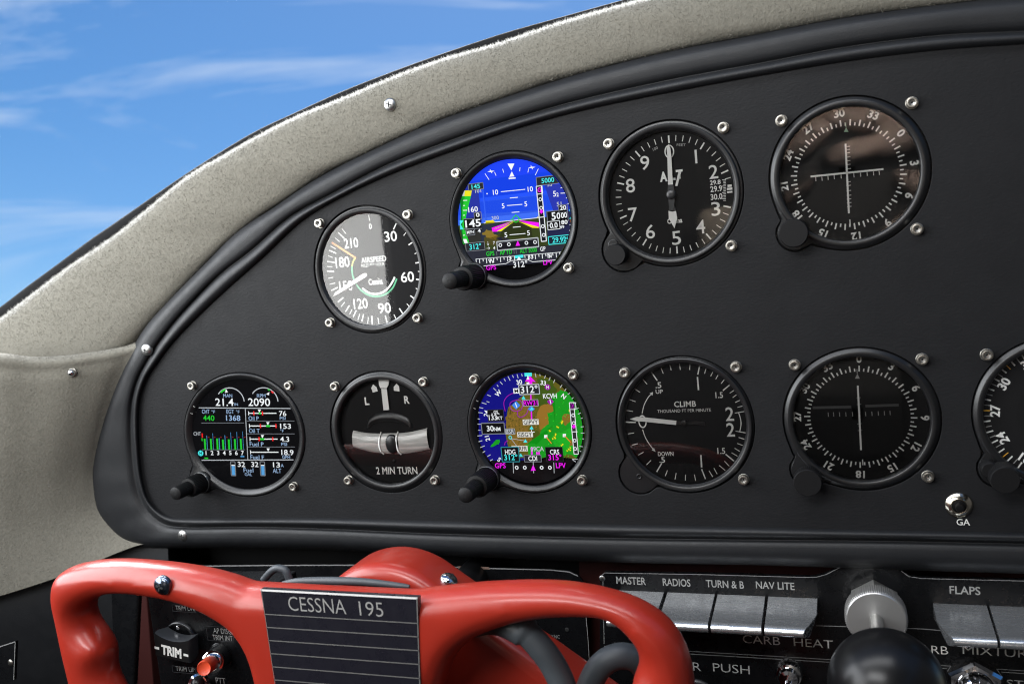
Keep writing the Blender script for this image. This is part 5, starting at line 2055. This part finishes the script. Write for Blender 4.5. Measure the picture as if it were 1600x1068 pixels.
b.lathe([(0.25, -0.05), (0.22, ln2 * 0.7), (0.23, ln2 * 0.72), (0.23, ln2 * 0.82), (0.17, ln2 * 0.86)], p0, ax2, CHROME, 36)
pb = sharp(b.build('push_button', box), 40)
b = MB()
b.lathe([(0.14, ln2 * 0.8), (0.14, ln2 * 0.98), (0.10, ln2 * 1.02), (0.02, ln2 * 1.03)], p0, ax2, BALLBLK, 32)
b.build('plunger', pb)

# ================================================================== LOWER PANELS
YL = 0.40


def plate(name, label, cat, outline, y, th, edge=True):
    t_ = thing(name, label, cat, at(*outline[0], y))
    P = [at(*q, y) for q in outline]
    n = len(P)
    b = MB()
    b.add(P + [p + np.array([0, th, 0]) for p in P], [tuple(range(n))] + [(i, (i + 1) % n, n + (i + 1) % n, n + i) for i in range(n)], PLATE, False)
    bo = fix_normals(b.build('plate', t_))
    return t_, bo


t, bo = plate('radio_panel', 'black glossy panel with a worn bright top edge behind the red control wheel', 'panel',
              [(236, 884), (560, 881.5), (700, 884.5), (860, 889), (890, 892), (905, 899), (912, 909), (926, 1180), (240, 1180)], 0.62, 0.05)
D = Draw(0.62, lift=0.008)
D.line(PLATEEDGE, [(236, 884.5), (420, 882.5), (560, 882), (620, 883)], 1.4)
D.line(PLATEEDGE, [(690, 884.5), (716, 885.2)], 1.0)
BROWN = mat('worn_brown_edge', (0.20, 0.13, 0.10), 0.6)
D.line(BROWN, [(716, 885.5), (765, 887)], 3.6)
D.line(PLATEEDGE, [(765, 887.2), (860, 889.5), (889, 892.5), (903, 899)], 1.4)
D.line(GREY, [(913, 930), (919, 1000), (925, 1100)], 0.7)
D.text(GREY, 'SYNC', 867, 993.5, 5, 15.5, 0.0)
D.mb.build('worn_edge_and_lettering', t)
b = MB()
b.lathe([(0.055, 0.0), (0.055, 0.01), (0.04, 0.012)], at(886, 983, 0.62), (0, -1, 0), DARKHOLE, 20)
b.build('jack_hole', t)

OUT = [(938, 900), (945, 893.5), (1100, 896), (1262, 900.5), (1275, 900), (1290, 896), (1312, 886), (1330, 874), (1395, 874), (1408, 890), (1420, 899), (1440, 902), (1600, 906), (1800, 913), (1800, 1250), (935, 1250)]
sw, bo = plate('switch_console', 'black engraved switch panel with polished metal keys and white lettering below the padded rim', 'switch panel', OUT, YL, 0.12)
D = Draw(YL, lift=0.006)
for s, x, y, h, w in (('MASTER', 986, 906.5, 11, 46), ('RADIOS', 1057, 909.2, 11, 43), ('TURN & B', 1132.5, 911.8, 11, 59), ('NAV LITE', 1211, 914, 11, 60), ('FLAPS', 1507.5, 921.5, 12, 48)):
    D.text(ENGRAVE, s, x, y, h, w, 0.012, rot=-0.004)
for s, x, y, h, w in (('CARB', 1189.5, 998.8, 12.5, 58), ('HEAT', 1270.5, 1004, 12.5, 61), ('CARB', 1451, 1013.5, 12.5, 60), ('MIXTURE', 1561, 1017.5, 13, 115), ('PUSH', 1142.5, 1043.5, 13, 57), ('R', 1089, 1040.5, 13, 13), ('ST', 1586, 1067, 11, 26)):
    D.text(ENGRAVE3 if y < 1025 else ENGRAVE, s, x, y, h, w, -0.004, rot=-0.008)
D.line(PLATEEDGE, [(938, 900), (945, 894.2), (1100, 896.8), (1262, 901.2), (1276, 900.6), (1291, 896.5), (1312, 886)], 0.9)
D.line(PLATEEDGE, [(1408, 891), (1420, 899.8), (1440, 902.8), (1600, 906.8), (1800, 913.6)], 0.9)
D.line(PLATEEDGE, [(1275, 976.5), (1440, 981.5), (1600, 995), (1800, 1008)], 1.3)
D.line(GREY, [(942, 900), (944, 1005)], 0.7)
for o1, o2 in ((0, 0), (4.2, 1)):
    D.line(PLATEEDGE, [(944, 1008.5 + o1), (1090, 1017.2 + o1), (1300, 1029.5 + o1)], 0.9)
    D.line(PLATEEDGE, [(1300, 1029.5 + o1), (1470, 1038.5 + o1), (1600, 1047 + o1), (1800, 1060 + o1)], 0.9)
D.mb.build('engraved_lettering', sw)
# small screw beside the wheel
phillips('panel_screw', 953, 975, 0.075, sw, m=CHROME, y=YL, h=0.4)
phillips('panel_screw', 941, 903, 0.075, sw, m=STEEL, y=YL, h=0.3)


# keys: flat metal tongues with a rounded nose, leaning a little down
def key_mesh(xl, xr, nose, cut=None):
    """xl, xr: x at the root; profile in (y, z)"""
    top0 = at(1160, 930, YL)[2]
    prof_ = [(YL + 0.1, top0 + 0.02), (-0.30, top0 - 0.075), (nose + 0.20, top0 - 0.115)]
    for a in np.linspace(90, -90, 11):
        prof_.append((nose + 0.20 - 0.20 * math.cos(math.radians(a)), top0 - 0.115 - 0.125 + 0.125 * math.sin(math.radians(a))))
    prof_ += [(YL + 0.1, top0 - 0.34)]
    b = MB()
    rows = []
    for x, lo_ in ((xl, 0), (xr, 1)):
        row = []
        for y, z in prof_:
            xx = x
            if cut and ((cut == 'l' and lo_ == 0) or (cut == 'r' and lo_ == 1)):
                k = max(0.0, (-y - 0.15)) ** 2 * 0.42
                xx = x + (k if cut == 'l' else -k)
            row.append(np.array([xx, y, z]))
        rows.append(row)
    b.grid([list(r) for r in zip(*rows)], ALU)
    n = len(prof_)
    b.add(rows[0], [tuple(range(n))], ALU, False)
    b.add(rows[1], [tuple(range(n))], ALU, False)
    return b


for xl, xr, cut in ((968, 1038, None), (1043.5, 1117, None), (1121.5, 1195.5, None), (1200.5, 1277, 'r'), (1457, 1541, 'l'), (1545.5, 1640, None)):
    yy = 931
    b = key_mesh(at(xl, yy, YL)[0], at(xr, yy, YL)[0], -0.95, cut)
    o = sharp(fix_normals(b.build('switch_key', sw)), 30)
    bev(o, 0.02, 2)

# ------------------------------------------------------------------ push-pull control with knurled collar and black ball
yb_c = -3.6
pc = at(1369, 968, -0.46)
t = thing('push_pull_knob', 'black ball knob on a steel rod with knurled collar and hexagon nut', 'control knob', (pc[0], YL, pc[2]))
ax = np.array([0.0, -1.0, 0.0])
pn = at(1362, 931, 0.1)
b = MB()
o = np.array([pc[0], YL, pc[2]])
b.lathe([(0.54, -0.05), (0.54, 0.34), (0.49, 0.42), (0.40, 0.43)], o, ax, COLLAR, 6, ph=math.pi / 6)
sharp(fix_normals(b.build('hexagon_nut', t)), 25)
b = MB()
r = 0.62
b.lathe([(0.34, 0.40), (r - 0.05, 0.42), (r, 0.47), (r, 0.80), (r - 0.03, 0.84)], o, ax, COLLAR, knurl=88, kd=0.022, kr=(2, 3))
b.lathe([(r - 0.028, 0.835), (r - 0.05, 0.86), (0.3, 0.875), (0.14, 0.88), (0.02, 0.88)], o, ax, COLLAR, 64)
sharp(fix_normals(b.build('knurled_collar', t)), 30)
bc = at(1385, 1066, yb_c)
b = MB()
C = [o + ax * 0.8, (o + ax * 0.8) * 0.5 + bc * 0.5, bc]
b.lathe([(0.135, 0.86), (0.135, 3.7)], o, ax, STEEL, 28)
b.build('rod', t)
b = MB()
rb = 0.99
rows = []
bc = np.array([o[0], bc[1], bc[2]])
bc = at(1385, 1071, yb_c)
prof_ = [(rb * math.sin(a), -rb * math.cos(a)) for a in np.linspace(0.14, math.pi - 0.02, 40)]
b.lathe([(0.16, -rb - 0.06)] + prof_, bc, ax, BALLBLK, 56)
fix_normals(b.build('ball_knob', t))

# ------------------------------------------------------------------ small controls along the bottom edge
p = at(1522, 1066, YL)
t = thing('hexagon_fitting', 'polished chrome hexagon nut with domed centre below the word MIXTURE', 'nut', p)
b = MB()
b.lathe([(0.60, -0.05), (0.60, 0.25), (0.54, 0.33), (0.47, 0.35)], p, ax, CHROME, 6, ph=math.pi / 6)
sharp(fix_normals(b.build('hexagon_nut', t)), 25)
b = MB()
b.lathe([(0.42, 0.33), (0.42, 0.42), (0.38, 0.55), (0.28, 0.66), (0.14, 0.72), (0.02, 0.73)], p, ax, CHROME, 40)
fix_normals(b.build('dome', t))
p = at(1233, 1050, YL - 0.1)
t = thing('toggle_switch', 'chrome ringed toggle switch below the words CARB HEAT', 'toggle switch', p)
b = MB()
b.lathe([(0.30, -0.3), (0.30, 0.12), (0.27, 0.17), (0.22, 0.19), (0.235, 0.25), (0.20, 0.33), (0.12, 0.35)], p, ax, CHROME, knurl=24, kd=0.012, kr=(0, 1))
sharp(fix_normals(b.build('collar', t)), 35)
b = MB()
tp = p + np.array([0.02, -1.25, -0.40])
a_ = tp - p
b.lathe([(0.11, 0.2), (0.12, 0.9), (0.15, 1.15), (0.13, 1.28), (0.03, 1.31)], p, a_, CHROME, 32)
fix_normals(b.build('lever', t))
p = at(1090, 1092, YL)
t = thing('primer_socket', 'round black socket with grey rim under the word PUSH beside the wheel', 'socket', p)
b = MB()
b.lathe([(0.50, -0.02), (0.50, 0.05), (0.47, 0.075), (0.43, 0.07), (0.40, 0.04), (0.36, 0.05), (0.33, 0.02), (0.02, 0.02)], p, ax, mat('grey_rim', (0.10, 0.10, 0.11), 0.35), 48)
sharp(fix_normals(b.build('rim', t)), 40)

# ================================================================== CABIN BEHIND THE CAMERA
def slab(name, quads, m):
    b = MB()
    for q_ in quads:
        q_ = [np.array(p, float) for p in q_]
        n_ = np.cross(q_[1] - q_[0], q_[2] - q_[0]); n_ /= np.linalg.norm(n_)
        b.add(q_ + [p + n_ * 0.5 for p in q_], [(0, 1, 2, 3), (4, 7, 6, 5), (0, 4, 5, 1), (1, 5, 6, 2), (2, 6, 7, 3), (3, 7, 4, 0)], m, False)
    return struct(fix_normals(b.build(name)))


slab('ceiling', [[(-27, -14, 17), (27, -14, 17), (27, -75, 19), (-27, -75, 19)]], LINER)
slab('floor', [[(-30, 14, -34), (30, 14, -34), (30, -75, -34), (-30, -75, -34)]], CARPET)
slab('wall', [[(-27.5, -75, -34), (-27.5, 10, -34), (-27.5, 10, -5), (-27.5, -75, -5)], [(-27.5, -75, -5), (-27.5, -32, -5), (-27.5, -33, 18), (-27.5, -75, 18)],
              [(27.5, -75, -34), (27.5, 10, -34), (27.5, 10, 11), (27.5, -75, 11)], [(27.5, -75, 11), (27.5, -40, 11), (27.5, -40, 18), (27.5, -75, 18)],
              [(-27, -75.2, -34), (27, -75.2, -34), (27, -75.2, 18), (-27, -75.2, 18)]], LINER)
for i, (sx, lab_) in enumerate(((-12.5, 'dark leather pilot seat facing the control wheel'), (12.5, 'dark leather seat on the passenger side of the cabin'))):
    t = thing('pilot_seat', lab_, 'seat', (sx, -40, -33.5), 'seats in the cabin')
    b = MB(); b.box((sx, -38, -24), (9, 9, 2.5), SEATC); bev(b.build('seat_cushion', t), 1.5)
    b = MB(); b.box((sx, -49, -15), (9, 2.2, 9), SEATC); bev(b.build('backrest', t), 1.5)
    b = MB(); b.box((sx, -38, -30), (7, 7, 3.4), CARPET); b.build('base', t)
t = thing('rear_bench', 'mottled brown cloth bench across the back of the cabin', 'bench', (-4, -70, -33.5))
b = MB(); b.box((2, -75, 0), (8, 1.0, 8), CARPET); bev(b.build('backrest', t), 0.8)
b = MB(); b.box((-9, -73, -5), (4.4, 1.5, 6), BEIGE); bev(b.build('mirrored_block', t), 1.2)  # beige block added out of view for the altimeter glass to mirror
b = MB(); b.box((-4, -66, -18), (22, 8, 3), CARPET); bev(b.build('seat_cushion', t), 1.2)
b = MB(); b.box((-4, -66, -27), (20, 6, 6.4), CARPET); b.build('base', t)
b = MB()  # lumps added out of view to give the dial glass a mottled reflection
for (x, z, rx, rz, a_) in ((-3.2, 6.5, 3.6, 1.7, 0.5), (1.5, 8.8, 4.2, 1.9, -0.3), (6.2, 6.2, 3.4, 2.0, 0.4), (1.8, 4.9, 3.2, 1.2, 0.15), (7.0, 1.2, 2.6, 1.3, -0.6), (-3.4, 2.2, 2.0, 0.8, 0.7), (6.0, -2.4, 2.8, 1.3, 0.5), (10, 4, 2.2, 1.5, 0)):
    rows = []
    for i in range(13):
        th = math.pi * i / 12
        ring_ = []
        for k in range(24):
            ph_ = 2 * math.pi * k / 24
            u, v_ = rx * math.sin(th) * math.cos(ph_), rz * math.cos(th)
            ring_.append((x + u * math.cos(a_) - v_ * math.sin(a_), -73.2 + 1.6 * math.sin(th) * math.sin(ph_), z + u * math.sin(a_) + v_ * math.cos(a_)))
        rows.append(ring_)
    b.grid(rows, BACKDROP, closed=True)
tag(fix_normals(b.build('backdrop')), 'unseen lumpy brown blanket heaped against the back bench of the cabin', 'backdrop')
